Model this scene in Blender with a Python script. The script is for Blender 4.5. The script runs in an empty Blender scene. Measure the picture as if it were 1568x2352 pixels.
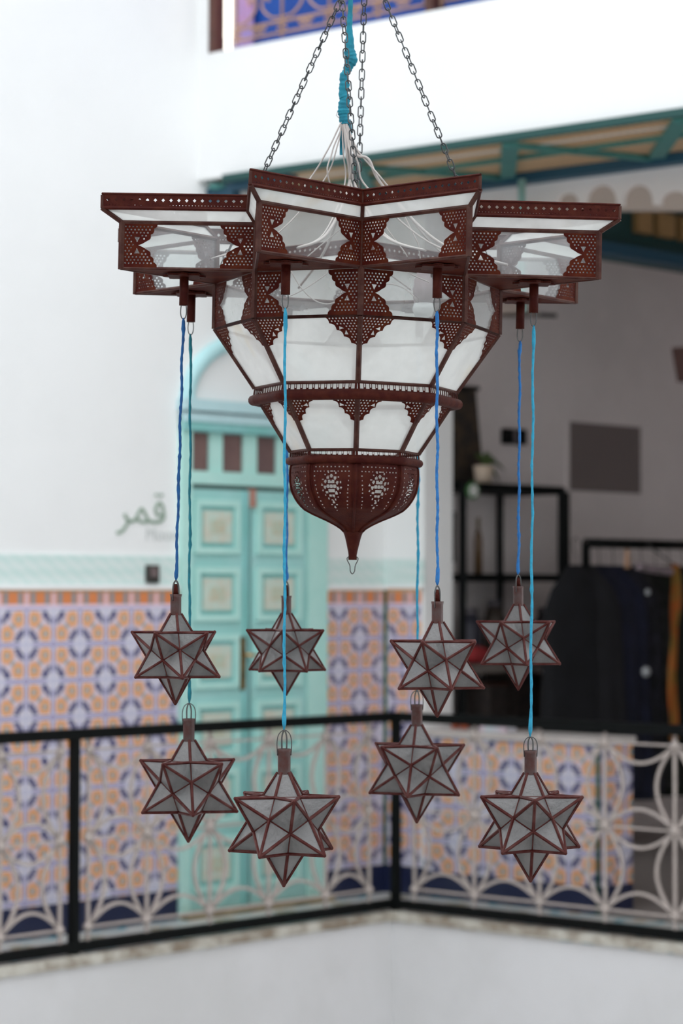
import bpy, bmesh, math, random
from mathutils import Vector, Matrix, Euler
random.seed(7)
S = bpy.context.scene
COL = S.collection
PI = math.pi

# ---------------------------------------------------------------- camera
F = 50/22.3*2352                     # focal length in pixels of the 1568 x 2352 frame
PITCH = math.radians(1.836)
ROLL = math.radians(0.15)
EYE = Vector((0, 0, 1.6))
cam_d = bpy.data.cameras.new('camera')
cam_d.lens = 50; cam_d.sensor_fit = 'VERTICAL'; cam_d.sensor_height = 22.3; cam_d.sensor_width = 14.87
cam_d.clip_start = 0.05; cam_d.clip_end = 200
cam_d.dof.use_dof = True; cam_d.dof.focus_distance = 4.22; cam_d.dof.aperture_fstop = 2.5
cam = bpy.data.objects.new('camera', cam_d); COL.objects.link(cam)
CROT = Euler((PI/2+PITCH, 0, 0)).to_matrix() @ Matrix.Rotation(ROLL, 3, 'Z')
cam.matrix_world = Matrix.Translation(EYE) @ CROT.to_4x4()
S.camera = cam

# ---------------------------------------------------------------- world, exposure
w = bpy.data.worlds.new('sky'); S.world = w; w.use_nodes = True
wn = w.node_tree.nodes; wl = w.node_tree.links
bg = wn['Background']; bg.inputs['Color'].default_value = (0.945, 0.97, 1.0, 1); bg.inputs['Strength'].default_value = 2.5
S.view_settings.view_transform = 'Standard'; S.view_settings.look = 'None'
S.view_settings.exposure = 0.0; S.view_settings.gamma = 1.0; S.view_settings.use_curve_mapping = False
S.cycles.use_denoising = True
S.cycles.max_bounces = 10; S.cycles.diffuse_bounces = 6; S.cycles.transparent_max_bounces = 24
S.cycles.caustics_reflective = False; S.cycles.caustics_refractive = False
S.cycles.sample_clamp_indirect = 8

# ---------------------------------------------------------------- helpers
def ray(px, py):
    return (CROT @ Vector(((px-784)/F, (1176-py)/F, -1))).normalized()
def at(px, py, depth):               # point on a pixel's ray at a given distance along world +Y
    d = ray(px, py); return EYE + d*(depth/d.y)
def on_plane(px, py, n, c):          # vertical plane n.(x,y) = c
    d = ray(px, py); return EYE + d*(c/(n[0]*d.x+n[1]*d.y))

NL = Vector((-0.706, 0.708)); DL = Vector((0.708, 0.706))     # left wall family: normal, direction
NR = Vector((0.624, 0.781));  DR = Vector((0.781, -0.624))    # right gallery family
CL_WALL = 8.391; CL_EDGE = 7.852
CR_WALL = 9.579; CR_EDGE = 9.026; CR_OVER = 8.268
def isect(cl, cr):                   # crossing of a left-family and a right-family plane
    det = NL.x*NR.y-NL.y*NR.x
    return Vector(((cl*NR.y-NL.y*cr)/det, (NL.x*cr-cl*NR.x)/det))

class MB:
    def __init__(s): s.v = []; s.f = []; s.sm = []
    def add(s, vs, fs, smooth=False):
        o = len(s.v); s.v += [Vector(p) for p in vs]
        for f in fs: s.f.append(tuple(i+o for i in f)); s.sm.append(smooth)
        return s
    def box(s, c, size, M=None):
        x, y, z = size[0]/2, size[1]/2, size[2]/2
        vs = [Vector((a*x, b*y, d*z)) for a in (-1, 1) for b in (-1, 1) for d in (-1, 1)]
        if M is not None: vs = [M @ p for p in vs]
        vs = [p+Vector(c) for p in vs]
        return s.add(vs, [(0,1,3,2),(4,6,7,5),(0,4,5,1),(2,3,7,6),(0,2,6,4),(1,5,7,3)])
    def hexa(s, b, t):               # 4 bottom points and 4 top points (same order)
        n = len(b)
        fs = [tuple(range(n))[::-1], tuple(range(n, 2*n))]
        fs += [(i, (i+1) % n, n+(i+1) % n, n+i) for i in range(n)]
        return s.add(list(b)+list(t), fs)
    def slab(s, pts, off):           # polygon extruded by a vector
        off = Vector(off); pts = [Vector(p) for p in pts]
        return s.hexa(pts, [p+off for p in pts])
    def tube(s, pts, r, seg=8, closed=False, cap=True, smooth=True, flat=None):
        pts = [Vector(p) for p in pts]; n = len(pts)
        rs = r if isinstance(r, (list, tuple)) else [r]*n
        T = []
        for i in range(n):
            a = pts[(i-1) % n] if (closed or i > 0) else pts[i]
            b = pts[(i+1) % n] if (closed or i < n-1) else pts[i]
            d = (b-a)
            T.append(d.normalized() if d.length > 1e-9 else Vector((0, 0, 1)))
        up = Vector((0, 0, 1)) if abs(T[0].z) < .9 else Vector((1, 0, 0))
        if flat is not None: up = Vector(flat)
        N = (up-T[0]*up.dot(T[0])).normalized(); rings = []
        for i in range(n):
            N = (N-T[i]*N.dot(T[i]));
            N = N.normalized() if N.length > 1e-6 else T[i].orthogonal().normalized()
            B = T[i].cross(N)
            ring = []
            for k in range(seg):
                a = 2*PI*(k+.5)/seg
                ring.append(pts[i]+(N*math.cos(a)+B*math.sin(a))*rs[i])
            rings.append(ring)
        vs = [p for q in rings for p in q]; fs = []
        m = n if closed else n-1
        for i in range(m):
            for k in range(seg):
                a = i*seg+k; b = i*seg+(k+1) % seg; c = ((i+1) % n)*seg
                fs.append((a, b, c+(k+1) % seg, c+k))
        if cap and not closed:
            fs.append(tuple(range(seg))[::-1]); fs.append(tuple(range((n-1)*seg, n*seg)))
        return s.add(vs, fs, smooth)
    def strip(s, pts, wdt, thk, nrm):   # flat bar along a polyline: wide across, thin along nrm
        pts = [Vector(p) for p in pts]; n = len(pts); nrm = Vector(nrm).normalized(); vs = []
        for i in range(n):
            T = (pts[min(i+1, n-1)]-pts[max(i-1, 0)]).normalized(); Sd = T.cross(nrm).normalized()
            for a, b in ((-1, -1), (1, -1), (1, 1), (-1, 1)):
                vs.append(pts[i]+Sd*a*wdt/2+nrm*b*thk/2)
        fs = [(3, 2, 1, 0), (4*n-4, 4*n-3, 4*n-2, 4*n-1)]
        for i in range(n-1):
            for k in range(4): fs.append((4*i+k, 4*i+(k+1) % 4, 4*i+4+(k+1) % 4, 4*i+4+k))
        return s.add(vs, fs)
    def lathe(s, prof, c=(0, 0, 0), seg=24, smooth=True, cap=True):
        c = Vector(c); vs = []; fs = []
        for r, z in prof:
            for k in range(seg):
                a = 2*PI*k/seg; vs.append(c+Vector((r*math.cos(a), r*math.sin(a), z)))
        for i in range(len(prof)-1):
            for k in range(seg):
                fs.append((i*seg+k, i*seg+(k+1) % seg, (i+1)*seg+(k+1) % seg, (i+1)*seg+k))
        if cap:
            fs.append(tuple(range(seg))[::-1]); fs.append(tuple(range((len(prof)-1)*seg, len(prof)*seg)))
        return s.add(vs, fs, smooth)
    def sphere(s, c, r, seg=12, rings=8, sc=(1, 1, 1)):
        prof = [(max(1e-4, math.sin(PI*i/rings))*r, -math.cos(PI*i/rings)*r) for i in range(rings+1)]
        o = len(s.v); s.lathe(prof, (0, 0, 0), seg)
        for i in range(o, len(s.v)):
            p = s.v[i]; s.v[i] = Vector((p.x*sc[0], p.y*sc[1], p.z*sc[2]))+Vector(c)
        return s
    def mesh(s, name, mat):
        me = bpy.data.meshes.new(name); me.from_pydata([tuple(p) for p in s.v], [], s.f)
        me.polygons.foreach_set('use_smooth', s.sm); me.materials.append(mat)
        bm = bmesh.new(); bm.from_mesh(me); bmesh.ops.recalc_face_normals(bm, faces=bm.faces); bm.to_mesh(me); bm.free()
        me.update(); return me
    def build(s, name, mat, parent=None, local=False):
        return link(name, s.mesh(name, mat), parent, local)

def link(name, me, parent=None, local=False):
    o = bpy.data.objects.new(name, me); COL.objects.link(o)
    if parent is not None:
        o.parent = parent
        if not local: o.matrix_parent_inverse = wmat(parent).inverted()
    return o
def wmat(o):
    m = o.matrix_basis.copy()
    if o.parent is not None: m = wmat(o.parent) @ o.matrix_parent_inverse @ m
    return m
def thing(name, label, cat, loc=(0, 0, 0), rot=(0, 0, 0), group=None):
    o = bpy.data.objects.new(name, None); COL.objects.link(o); o.empty_display_size = .1
    o.location = loc; o.rotation_euler = rot
    return tag(o, label, cat, group)
def tag(o, label, cat, group=None):
    o['label'] = label; o['category'] = cat
    if group: o['group'] = group
    return o
def struct(o): o['kind'] = 'structure'; return o
def part(parent, name, mb, mat, label=None):
    o = mb.build(name, mat, parent)
    if label: o['label'] = label
    return o
def bez(p0, p1, p2, p3, n=12):
    out = []
    for i in range(n+1):
        t = i/n; out.append(Vector(p0)*(1-t)**3+Vector(p1)*3*t*(1-t)**2+Vector(p2)*3*t*t*(1-t)+Vector(p3)*t**3)
    return out
def smooth_path(pts, n=8):           # Catmull-Rom
    pts = [Vector(p) for p in pts]; P = [pts[0]]+pts+[pts[-1]]; out = []
    for i in range(1, len(P)-2):
        for k in range(n):
            t = k/n; a, b, c, d = P[i-1], P[i], P[i+1], P[i+2]
            out.append(.5*((2*b)+(c-a)*t+(2*a-5*b+4*c-d)*t*t+(3*b-a-3*c+d)*t**3))
    out.append(pts[-1]); return out

# ---------------------------------------------------------------- materials
class NT:                            # small expression builder on a node tree
    def __init__(s, mat): s.t = mat.node_tree; s.n = s.t.nodes; s.l = s.t.links
    def node(s, ty, **kw):
        x = s.n.new(ty)
        for k, v in kw.items(): setattr(x, k, v)
        return x
    def put(s, sock, v):
        if isinstance(v, E): s.l.new(v.s, sock)
        elif isinstance(v, bpy.types.NodeSocket): s.l.new(v, sock)
        else: sock.default_value = v
    def m(s, op, a, b=0.0, c=0.0, clamp=False):
        x = s.node('ShaderNodeMath', operation=op); x.use_clamp = clamp
        s.put(x.inputs[0], a); s.put(x.inputs[1], b); s.put(x.inputs[2], c); return E(s, x.outputs[0])
    def step(s, x, lo, hi):          # smooth 0..1
        y = s.node('ShaderNodeMapRange', interpolation_type='SMOOTHSTEP')
        s.put(y.inputs[0], x); s.put(y.inputs[1], lo); s.put(y.inputs[2], hi); return E(s, y.outputs[0])
    def mix(s, fac, a, b):
        x = s.node('ShaderNodeMix', data_type='RGBA'); s.put(x.inputs[0], fac)
        for k, v in ((6, a), (7, b)):
            if isinstance(v, tuple) and len(v) == 3: v = v+(1,)
            s.put(x.inputs[k], v)
        return E(s, x.outputs[2])
    def uv(s, kind='Object'):
        x = s.node('ShaderNodeTexCoord'); y = s.node('ShaderNodeSeparateXYZ'); s.l.new(x.outputs[kind], y.inputs[0])
        return [E(s, y.outputs[i]) for i in range(3)], x.outputs[kind]
    def vec(s, x, y, z=0.0):
        n = s.node('ShaderNodeCombineXYZ'); s.put(n.inputs[0], x); s.put(n.inputs[1], y); s.put(n.inputs[2], z); return n.outputs[0]
    def noise(s, scale, vec=None, detail=3.0, rough=.5):
        n = s.node('ShaderNodeTexNoise'); n.inputs['Scale'].default_value = scale
        n.inputs['Detail'].default_value = detail; n.inputs['Roughness'].default_value = rough
        if vec is not None: s.l.new(vec, n.inputs['Vector'])
        return E(s, n.outputs[0])
class E:
    def __init__(s, nt, sock): s.nt = nt; s.s = sock
    def __add__(a, b): return a.nt.m('ADD', a, b)
    __radd__ = __add__
    def __sub__(a, b): return a.nt.m('SUBTRACT', a, b)
    def __rsub__(a, b): return a.nt.m('SUBTRACT', b, a)
    def __mul__(a, b): return a.nt.m('MULTIPLY', a, b)
    __rmul__ = __mul__
    def __truediv__(a, b): return a.nt.m('DIVIDE', a, b)
    def min(a, b): return a.nt.m('MINIMUM', a, b)
    def max(a, b): return a.nt.m('MAXIMUM', a, b)
    def abs(a): return a.nt.m('ABSOLUTE', a)

def mat(name, color=(.8, .8, .8), rough=.6, metal=0.0, var=0.0, scale=8.0, color2=None, bump=0.0, bscale=60.0, spec=.5, coat=0.0):
    m = bpy.data.materials.new(name); m.use_nodes = True; nt = NT(m); b = nt.n['Principled BSDF']
    b.inputs['Roughness'].default_value = rough; b.inputs['Metallic'].default_value = metal
    b.inputs['Specular IOR Level'].default_value = spec; b.inputs['Coat Weight'].default_value = coat
    b.inputs['Base Color'].default_value = tuple(color)+(1,)
    _, vec = nt.uv()
    if color2 is not None or var:
        c2 = color2 if color2 is not None else tuple(x*(1-var) for x in color)
        f = nt.step(nt.noise(scale, vec, 5.0, .6), .35, .68)
        nt.put(b.inputs['Base Color'], nt.mix(f, tuple(color), tuple(c2)))
    if bump:
        bp = nt.node('ShaderNodeBump'); bp.inputs['Strength'].default_value = bump; bp.inputs['Distance'].default_value = .002
        nt.put(bp.inputs['Height'], nt.noise(bscale, vec, 4.0)); nt.l.new(bp.outputs[0], b.inputs['Normal'])
    return m

def glass(name, color, trans, rough=.35, stain=None, bump=.0, bscale=200., translucent=.5, dirt=.12, gl_w=.8):
    """Old hand-made pane: part clear, part milky (diffuse + translucent) with a soft gloss."""
    m = bpy.data.materials.new(name); m.use_nodes = True; nt = NT(m); nt.n.remove(nt.n['Principled BSDF'])
    out = nt.n['Material Output']; _, vec = nt.uv()
    col = nt.mix(nt.step(nt.noise(14., vec, 5.), .4, .75), tuple(color), tuple(c*(1-dirt) for c in color))
    if stain is not None:
        col = nt.mix(nt.step(nt.noise(6., vec, 3.), .58, .8), col, tuple(stain))
    di = nt.node('ShaderNodeBsdfDiffuse'); tl = nt.node('ShaderNodeBsdfTranslucent'); gl = nt.node('ShaderNodeBsdfGlossy'); tr = nt.node('ShaderNodeBsdfTransparent')
    nt.put(di.inputs[0], col); nt.put(tl.inputs[0], col); gl.inputs['Roughness'].default_value = rough
    gl.inputs[0].default_value = (1, 1, 1, 1)
    tr.inputs[0].default_value = (.96, .98, .97, 1)
    if bump:
        bp = nt.node('ShaderNodeBump'); bp.inputs['Strength'].default_value = bump; bp.inputs['Distance'].default_value = .002
        nt.put(bp.inputs['Height'], nt.noise(bscale, vec, 3.))
        for q in (di, gl): nt.l.new(bp.outputs[0], q.inputs['Normal'])
    def mx(f, a, b):
        x = nt.node('ShaderNodeMixShader'); nt.put(x.inputs[0], f); nt.l.new(a, x.inputs[1]); nt.l.new(b, x.inputs[2]); return x.outputs[0]
    body = mx(translucent, di.outputs[0], tl.outputs[0])
    tf = nt.step(nt.noise(9., vec, 4.), .2, .8)*(.25)+(trans-.12)
    body = mx(tf, body, tr.outputs[0])
    lw = nt.node('ShaderNodeLayerWeight'); fc = E(nt, lw.outputs['Facing'])
    body = mx((nt.m('POWER', fc, 4.0)*.55+.045)*gl_w, body, gl.outputs[0])
    nt.l.new(body, out.inputs[0]); return m

def tile_mat(name, du, dv, u0=0.0, v0=0.0, top=None, sat=1.0, edge=.05):
    """Zellige-look tiles. UV map holds metres along the wall and height; du,dv = tile size."""
    m = bpy.data.materials.new(name); m.use_nodes = True; nt = NT(m); b = nt.n['Principled BSDF']
    b.inputs['Roughness'].default_value = .3
    x = nt.node('ShaderNodeUVMap'); x.uv_map = 'UVMap'; y = nt.node('ShaderNodeSeparateXYZ'); nt.l.new(x.outputs[0], y.inputs[0])
    U = (E(nt, y.outputs[0])-u0)/du; V0 = E(nt, y.outputs[1]); V = (V0-v0)/dv
    a = nt.m('PINGPONG', U, 1.0); c = nt.m('PINGPONG', V, 1.0)
    def dist(px, py, sx=1.0, sy=1.0):
        dx = (a-px)*sx; dy = (c-py)*sy; return nt.m('SQRT', dx*dx+dy*dy)
    d0 = dist(0, 0); d1 = dist(1, 1); d = d0.min(d1)
    white = (.68, .65, .72); lil = (.34, .29, .50); navy = (.035, .04, .15); orng = (.78, .36, .13); pink = (.72, .50, .52); teal = (.20, .33, .38)
    col = nt.mix(nt.noise(60., nt.vec(U, V), 2.), white, (.62, .56, .66))
    # pale rays between the rosettes
    ang = nt.m('ARCTAN2', c, a)
    rays = nt.m('SINE', ang*24.0)
    ring = nt.step(d, .25, .29)*(1.0-nt.step(d, .42, .47))
    col = nt.mix(ring*(nt.step(rays, -.9, -.2)*.45+.55), col, navy)
    col = nt.mix(nt.step(d, .46, .50)*(1.0-nt.step(d, .53, .58))*.5, col, pink)
    col = nt.mix((1.0-nt.step(d, .12, .2))*.6, col, pink)
    for (cx, cy) in ((.70, .29), (.29, .70)):
        r = dist(cx, cy)
        an = nt.m('ARCTAN2', c-cy, a-cx); pet = nt.m('SINE', an*8.0)*.02
        rr = r+pet
        col = nt.mix(1.0-nt.step(rr, .24, .28), col, pink)
        col = nt.mix(1.0-nt.step(rr, .205, .235), col, orng)
        col = nt.mix((1.0-nt.step(r, .10, .13))*.8, col, (.75, .55, .45))
        col = nt.mix(1.0-nt.step(r, .055, .085), col, teal)
    dc = dist(1, 0).min(dist(0, 1))
    col = nt.mix((1.0-nt.step(dist(.5, .5), .05, .1))*.8, col, teal)
    # lilac border bands
    ea = a.min(1.0-a); ec = c.min(1.0-c); e = ea.min(ec)
    col = nt.mix(1.0-nt.step(e, .075, .095), col, (.78, .82, .90))
    col = nt.mix((1.0-nt.step(e, .05, .065))*(nt.step(d, .18, .3)*.45+.55), col, lil)
    col = nt.mix((1.0-nt.step(e, .008, .016))*.4, col, (.8, .8, .85))
    if top is not None:              # orange border course at the very top (V above 'top')
        f = nt.step(V0, top, top+.004)
        bu = nt.m('PINGPONG', U, .5)
        band = nt.mix(nt.step((bu-.24).abs(), .06, .09), (.22, .30, .34), (.70, .24, .09))
        band = nt.mix(nt.step(bu, .40, .44), (.70, .24, .09), (.70, .52, .60)) if False else band
        band = nt.mix(1.0-nt.step(bu, .05, .09), band, (.72, .56, .64))
        band = nt.mix(nt.step(V0, top+.07, top+.075), band, (.6, .35, .18))
        vv = (V0-top)
        band = nt.mix(1.0-nt.step(vv, .016, .02), band, (.74, .60, .72))
        col = nt.mix(f, col, band)
    nt.put(b.inputs['Base Color'], col)
    return m

def uvmap(o, fn):                    # fn(world-local vertex) -> (u, v)
    me = o.data; l = me.uv_layers.new(name='UVMap')
    for lp in me.loops: l.data[lp.index].uv = fn(me.vertices[lp.vertex_index].co)

M = {}
M['plaster'] = mat('white plaster', (.86, .87, .87), .85, var=.03, scale=1.5, bump=.15, bscale=20)
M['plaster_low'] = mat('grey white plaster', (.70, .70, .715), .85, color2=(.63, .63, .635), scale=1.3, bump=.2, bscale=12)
M['plaster_in'] = mat('interior plaster', (.82, .76, .75), .9, var=.08, scale=2)
M['rust'] = mat('rusted red metal', (.052, .0056, .0036), .6, .0, color2=(.085, .017, .006), scale=28, bump=.25, bscale=220, spec=.08)
M['rust_dark'] = mat('dark rusted metal', (.045, .0058, .0042), .55, .0, color2=(.070, .014, .0075), scale=45, bump=.3, bscale=260, spec=.1)
M['came'] = mat('leaded edge strip', (.045, .010, .007), .45, .0, color2=(.085, .036, .026), scale=35, spec=.2)
M['star_came'] = mat('lantern edge strip', (.058, .0075, .006), .45, .0, color2=(.098, .034, .030), scale=40, spec=.15)
M['neck'] = mat('tinned neck', (.075, .046, .044), .42, .2, color2=(.066, .016, .011), scale=45)
M['pane'] = glass('milky pane', (.84, .85, .83), .30, .3, stain=(.78, .66, .45), translucent=.55, dirt=.1)
M['pane_clear'] = glass('thin clear pane', (.84, .88, .90), .82, .12, translucent=.5, dirt=.15)
M['pane_mid'] = glass('hazy pane', (.84, .86, .86), .75, .2, translucent=.5, dirt=.12)
M['pane_rim'] = glass('rim pane', (.86, .87, .85), .30, .25, stain=(.66, .5, .3), translucent=.5)
M['pane_star'] = glass('seeded lantern glass', (.235, .228, .228), .13, .34, bump=1.0, bscale=130, translucent=.22, dirt=.5, gl_w=1.15)
M['liner'] = glass('white liner', (.9, .9, .86), .1, .5, translucent=.6)
M['chain'] = mat('dull chain steel', (.07, .075, .08), .4, .5, color2=(.03, .03, .03), scale=60)
M['wire'] = mat('wire', (.10, .10, .10), .4, .7)
M['cyan'] = mat('cyan yarn', (.03, .36, .56), .8, color2=(.02, .27, .44), scale=90, bump=.6, bscale=400)
M['blue'] = mat('blue yarn', (.02, .18, .50), .8, color2=(.015, .12, .36), scale=90, bump=.6, bscale=400)
M['deepblue'] = mat('deep blue yarn', (.005, .095, .29), .8, color2=(.005, .06, .2), scale=90, bump=.6, bscale=400)
M['tealyarn'] = mat('teal yarn', (.008, .20, .26), .8, color2=(.008, .15, .19), scale=90, bump=.6, bscale=400)
M['cloth'] = mat('turquoise cloth', (.012, .235, .33), .85, color2=(.01, .17, .25), scale=40, bump=.8, bscale=120)
M['cable'] = mat('white cable', (.50, .455, .43), .5, var=.15, scale=20)
M['bulb'] = glass('bulb glass', (.9, .93, .93), .15, .15, translucent=.5)
M['socket'] = mat('socket', (.30, .25, .26), .4, .2)
M['black'] = mat('black iron', (.0035, .0045, .0045), .6, .0, spec=.12)
M['cream_iron'] = mat('cream painted iron', (.46, .40, .37), .5, var=.12, scale=30)
M['teal'] = mat('pale teal paint', (.33, .64, .61), .5, color2=(.38, .68, .66), scale=4)
M['teal_beam'] = mat('teal beam paint', (.06, .24, .22), .6, color2=(.05, .20, .19), scale=6)
M['teal_l'] = mat('light teal paint', (.50, .80, .74), .5, color2=(.44, .76, .70), scale=6)
M['teal_m'] = mat('mid teal paint', (.22, .54, .51), .5, color2=(.27, .57, .57), scale=6)
M['panel_c'] = mat('painted door medallion', (.56, .68, .60), .5, color2=(.62, .60, .50), scale=18)
M['teal_d'] = mat('dark teal beam', (.025, .16, .17), .55, color2=(.03, .20, .19), scale=6)
M['navyteal'] = mat('blue teal beam', (.012, .075, .13), .55)
M['navy_tile'] = mat('navy tile', (.016, .022, .065), .3)
M['brass'] = mat('aged brass', (.30, .19, .06), .4, .7, color2=(.16, .10, .03), scale=30)
M['brown'] = mat('dark brown wood', (.07, .022, .014), .5, var=.3, scale=10)
M['pinkbrown'] = mat('brown transom glass', (.20, .125, .115), .25, color2=(.14, .09, .09), scale=3)
M['white_obj'] = mat('off white object', (.72, .70, .66), .6)
M['leafgreen'] = mat('leaf green', (.07, .12, .03), .6, var=.3)
# ---------------------------------------------------------------- setting
def v3(p, z): return Vector((p[0], p[1], z))
L0 = Vector((-0.824, 11.03))
L0 += NL*(CL_WALL-NL.dot(L0))
W1 = isect(CL_WALL, CR_WALL)
KOV = isect(CL_WALL, CR_OVER)
def PLW(t, z, off=0.0): q = L0+DL*t-NL*off; return Vector((q.x, q.y, z))       # left wall, off = towards courtyard
def PRW(s, z, off=0.0): q = W1+DR*s-NR*off; return Vector((q.x, q.y, z))       # inner wall plane of the right gallery
def tl(px): p = on_plane(px, 1345, NL, CL_WALL); return (Vector((p.x, p.y))-L0).dot(DL)/DL.length_squared
def sr(px): p = on_plane(px, 1345, NR, CR_WALL); return (Vector((p.x, p.y))-W1).dot(DR)/DR.length_squared
def wallbox(A, B, z0, z1, back):     # box between plan points A,B, thickened by plan vector 'back'
    A = Vector(A); B = Vector(B); bk = Vector(back)
    q = [A, B, B+bk, A+bk]
    return MB().hexa([v3(p, z0) for p in q], [v3(p, z1) for p in q])
tW = tl(885)
tW = (W1-L0).dot(DL)/DL.length_squared
ZT = 7.0; ZB = -3.8
A0 = isect(CL_WALL, -1.7)
struct(wallbox(A0, W1, 0.0, ZT, NL*.3).build('wall_left', M['plaster']))
# upper storey wall over the right gallery, with a window opening
K1 = isect(-1.6, CR_OVER)
def ov(px): p = on_plane(px, 1345, NR, CR_OVER); return Vector((p.x, p.y))
wl_, wr_ = ov(476), ov(1420)
b = MB()
for (A, B, z0, z1) in ((KOV, K1, 3.575, 4.19), (KOV, wl_, 4.19, 5.35), (wr_, K1, 4.19, 5.35), (KOV, K1, 5.35, ZT)):
    q = wallbox(A, B, z0, z1, NR*.28); b.add(q.v, q.f)
struct(b.build('wall_right', M['plaster']))
# closing walls of the courtyard behind the viewer, and the storey below
Z00 = isect(-1.6, -1.7)
struct(wallbox(A0, Z00, ZB, ZT, -NR*.3).build('wall_front', M['plaster']))
struct(wallbox(Z00, K1, ZB, ZT, -NL*.3).build('wall_side', M['plaster']))
CE = isect(CL_EDGE, CR_EDGE); CEL = isect(CL_EDGE, -1.7); CER = isect(-1.6, CR_EDGE)
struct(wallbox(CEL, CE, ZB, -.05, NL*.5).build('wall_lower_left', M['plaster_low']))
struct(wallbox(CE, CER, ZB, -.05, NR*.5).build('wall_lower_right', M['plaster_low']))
q = [Z00, A0, CE, CER]
struct(MB().slab([v3(p, ZB-.2) for p in (isect(-1.6, -1.7), isect(8.4, -1.7), isect(8.4, 9.5), isect(-1.6, 9.5))], (0, 0, .2)).build('floor_lower', mat('lower court floor', (.55, .53, .50), .6, var=.2, scale=2)))

# gallery floor with patterned tiles
fm = bpy.data.materials.new('patterned floor tile'); fm.use_nodes = True; nt = NT(fm)
(x, y, z), vec = nt.uv()
fb = nt.n['Principled BSDF']; fb.inputs['Roughness'].default_value = .35
U = (x*DL.x+y*DL.y)/.2; V = (x*NL.x+y*NL.y)/.2
a = nt.m('PINGPONG', U, 1.0); c = nt.m('PINGPONG', V, 1.0)
d1 = nt.m('SQRT', a*a+c*c); d2 = nt.m('SQRT', (1.0-a)*(1.0-a)+(1.0-c)*(1.0-c))
col = nt.mix(nt.noise(8., vec), (.72, .73, .70), (.64, .66, .64))
col = nt.mix(nt.step(d1, .42, .46)*(1.0-nt.step(d1, .60, .64)), col, (.22, .42, .48))
col = nt.mix(1.0-nt.step(d2, .28, .33), col, (.36, .32, .22))
col = nt.mix(1.0-nt.step(d1, .13, .18), col, (.55, .30, .10))
col = nt.mix(nt.step((a-.5).abs()+(c-.5).abs(), .44, .5)*.0+(1.0-nt.step((a-c).abs(), .03, .06))*.4, col, (.34, .50, .52))
nt.put(fb.inputs['Base Color'], col)
M['floortile'] = fm
b = MB()
W2 = isect(CL_WALL, CR_EDGE)
def poly(mb, pts, z, th=-.05): mb.slab([v3(p, z) for p in pts], (0, 0, th))
poly(b, [CEL, CE, W2, A0], 0); poly(b, [CE, CER, isect(-1.6, CR_WALL), W1, W2], 0)
struct(b.build('floor', fm))
nose = MB()
for (A, B, N) in ((CEL, CE, NL), (CE, CER, NR)):
    q = wallbox(A-N*.02, B-N*.02, -.042, .003, N*.06); nose.add(q.v, q.f)
struct(nose.build('trim_1', mat('tile nosing', (.56, .54, .48), .4, color2=(.22, .17, .12), scale=9)))
RB = isect(9.397, 14.2); RR = isect(2.0, 14.2); RF = isect(9.397, CR_WALL+.2)
b = MB(); poly(b, [isect(9.397, CR_WALL), isect(2.0, CR_WALL), RR, RB], 0)
pm = bpy.data.materials.new('grey floor boards'); pm.use_nodes = True; nt = NT(pm)
(x, y, z), vec = nt.uv(); V = (x*NL.x+y*NL.y)
br = nt.noise(1., nt.vec((x*DL.x+y*DL.y)*3.0, V*40.0), 4.)
nt.put(nt.n['Principled BSDF'].inputs['Base Color'], nt.mix(br, (.30, .27, .25), (.15, .13, .125))); nt.n['Principled BSDF'].inputs['Roughness'].default_value = .5
struct(b.build('floor_shop', pm))

# tile dado on the left wall (the door interrupts it), frieze above
T_D0, T_D1 = tl(406), tl(741)
M['tileL'] = tile_mat('blue and orange wall tile', .1535, .1665, u0=tl(58), v0=1.328, top=1.493)
M['tileR'] = tile_mat('blue and orange wall tile on the short wall', .1535, .1665, u0=.02, v0=1.328, top=1.493)
M['tileC'] = tile_mat('blue and orange counter tile', .171, .181, u0=sr(1304.7), v0=.651)
def tplane(P, t0, t1, z0, z1, off, name, m, uv=None):
    o = MB().hexa([P(t0, z0, 0), P(t1, z0, 0), P(t1, z0, off), P(t0, z0, off)], [P(t0, z1, 0), P(t1, z1, 0), P(t1, z1, off), P(t0, z1, off)]).build(name, m)
    if uv: uvmap(o, uv)
    return struct(o)
uvL = lambda p: ((Vector((p.x, p.y))-L0).dot(DL), p.z)
uvR = lambda p: ((Vector((p.x, p.y))-W1).dot(DR), p.z)
fr = bpy.data.materials.new('carved plaster frieze'); fr.use_nodes = True; nt = NT(fr)
(x, y, z), vec = nt.uv(); U = (x*.5+y*.5+z*0.0)/.115; V = (z-1.67)/.06
h = nt.m('SINE', U*6.283)*nt.m('SINE', (V+U)*6.0)+nt.noise(45., vec, 3.)*1.2
nt.put(nt.n['Principled BSDF'].inputs['Base Color'], nt.mix(nt.step(h, .0, 1.2), (.70, .80, .78), (.60, .76, .73)))
nt.n['Principled BSDF'].inputs['Roughness'].default_value = .8
tM = -9.5
for i, (t0, t1) in enumerate(((tM, T_D0), (T_D1, tW-.004))):
    tplane(PLW, t0, t1, .143, 1.578, .012, 'trim_%d' % (2+5*i), M['tileL'], uvL)
    tplane(PLW, t0, t1, 0.0, .143, .016, 'trim_%d' % (3+5*i), M['navy_tile'])
    tplane(PLW, t0, t1, 1.578, 1.602, .022, 'trim_%d' % (4+5*i), M['plaster'])
    tplane(PLW, t0, t1, 1.602, 1.738, .012, 'trim_%d' % (5+5*i), fr)
s975 = sr(974)
o = wallbox(W1, W1+DR*s975, 0, 4.0, NR*.25).build('wall_corner', M['plaster']); struct(o)
tplane(PRW, .0, s975-.02, .143, 1.585, .012, 'trim_12', M['tileR'], uvR)
tplane(PRW, .0, s975-.0, 0.0, .143, .016, 'trim_17', M['navy_tile'])
tplane(PRW, .0, s975+.01, 1.585, 1.605, .02, 'trim_13', M['plaster'])
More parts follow.
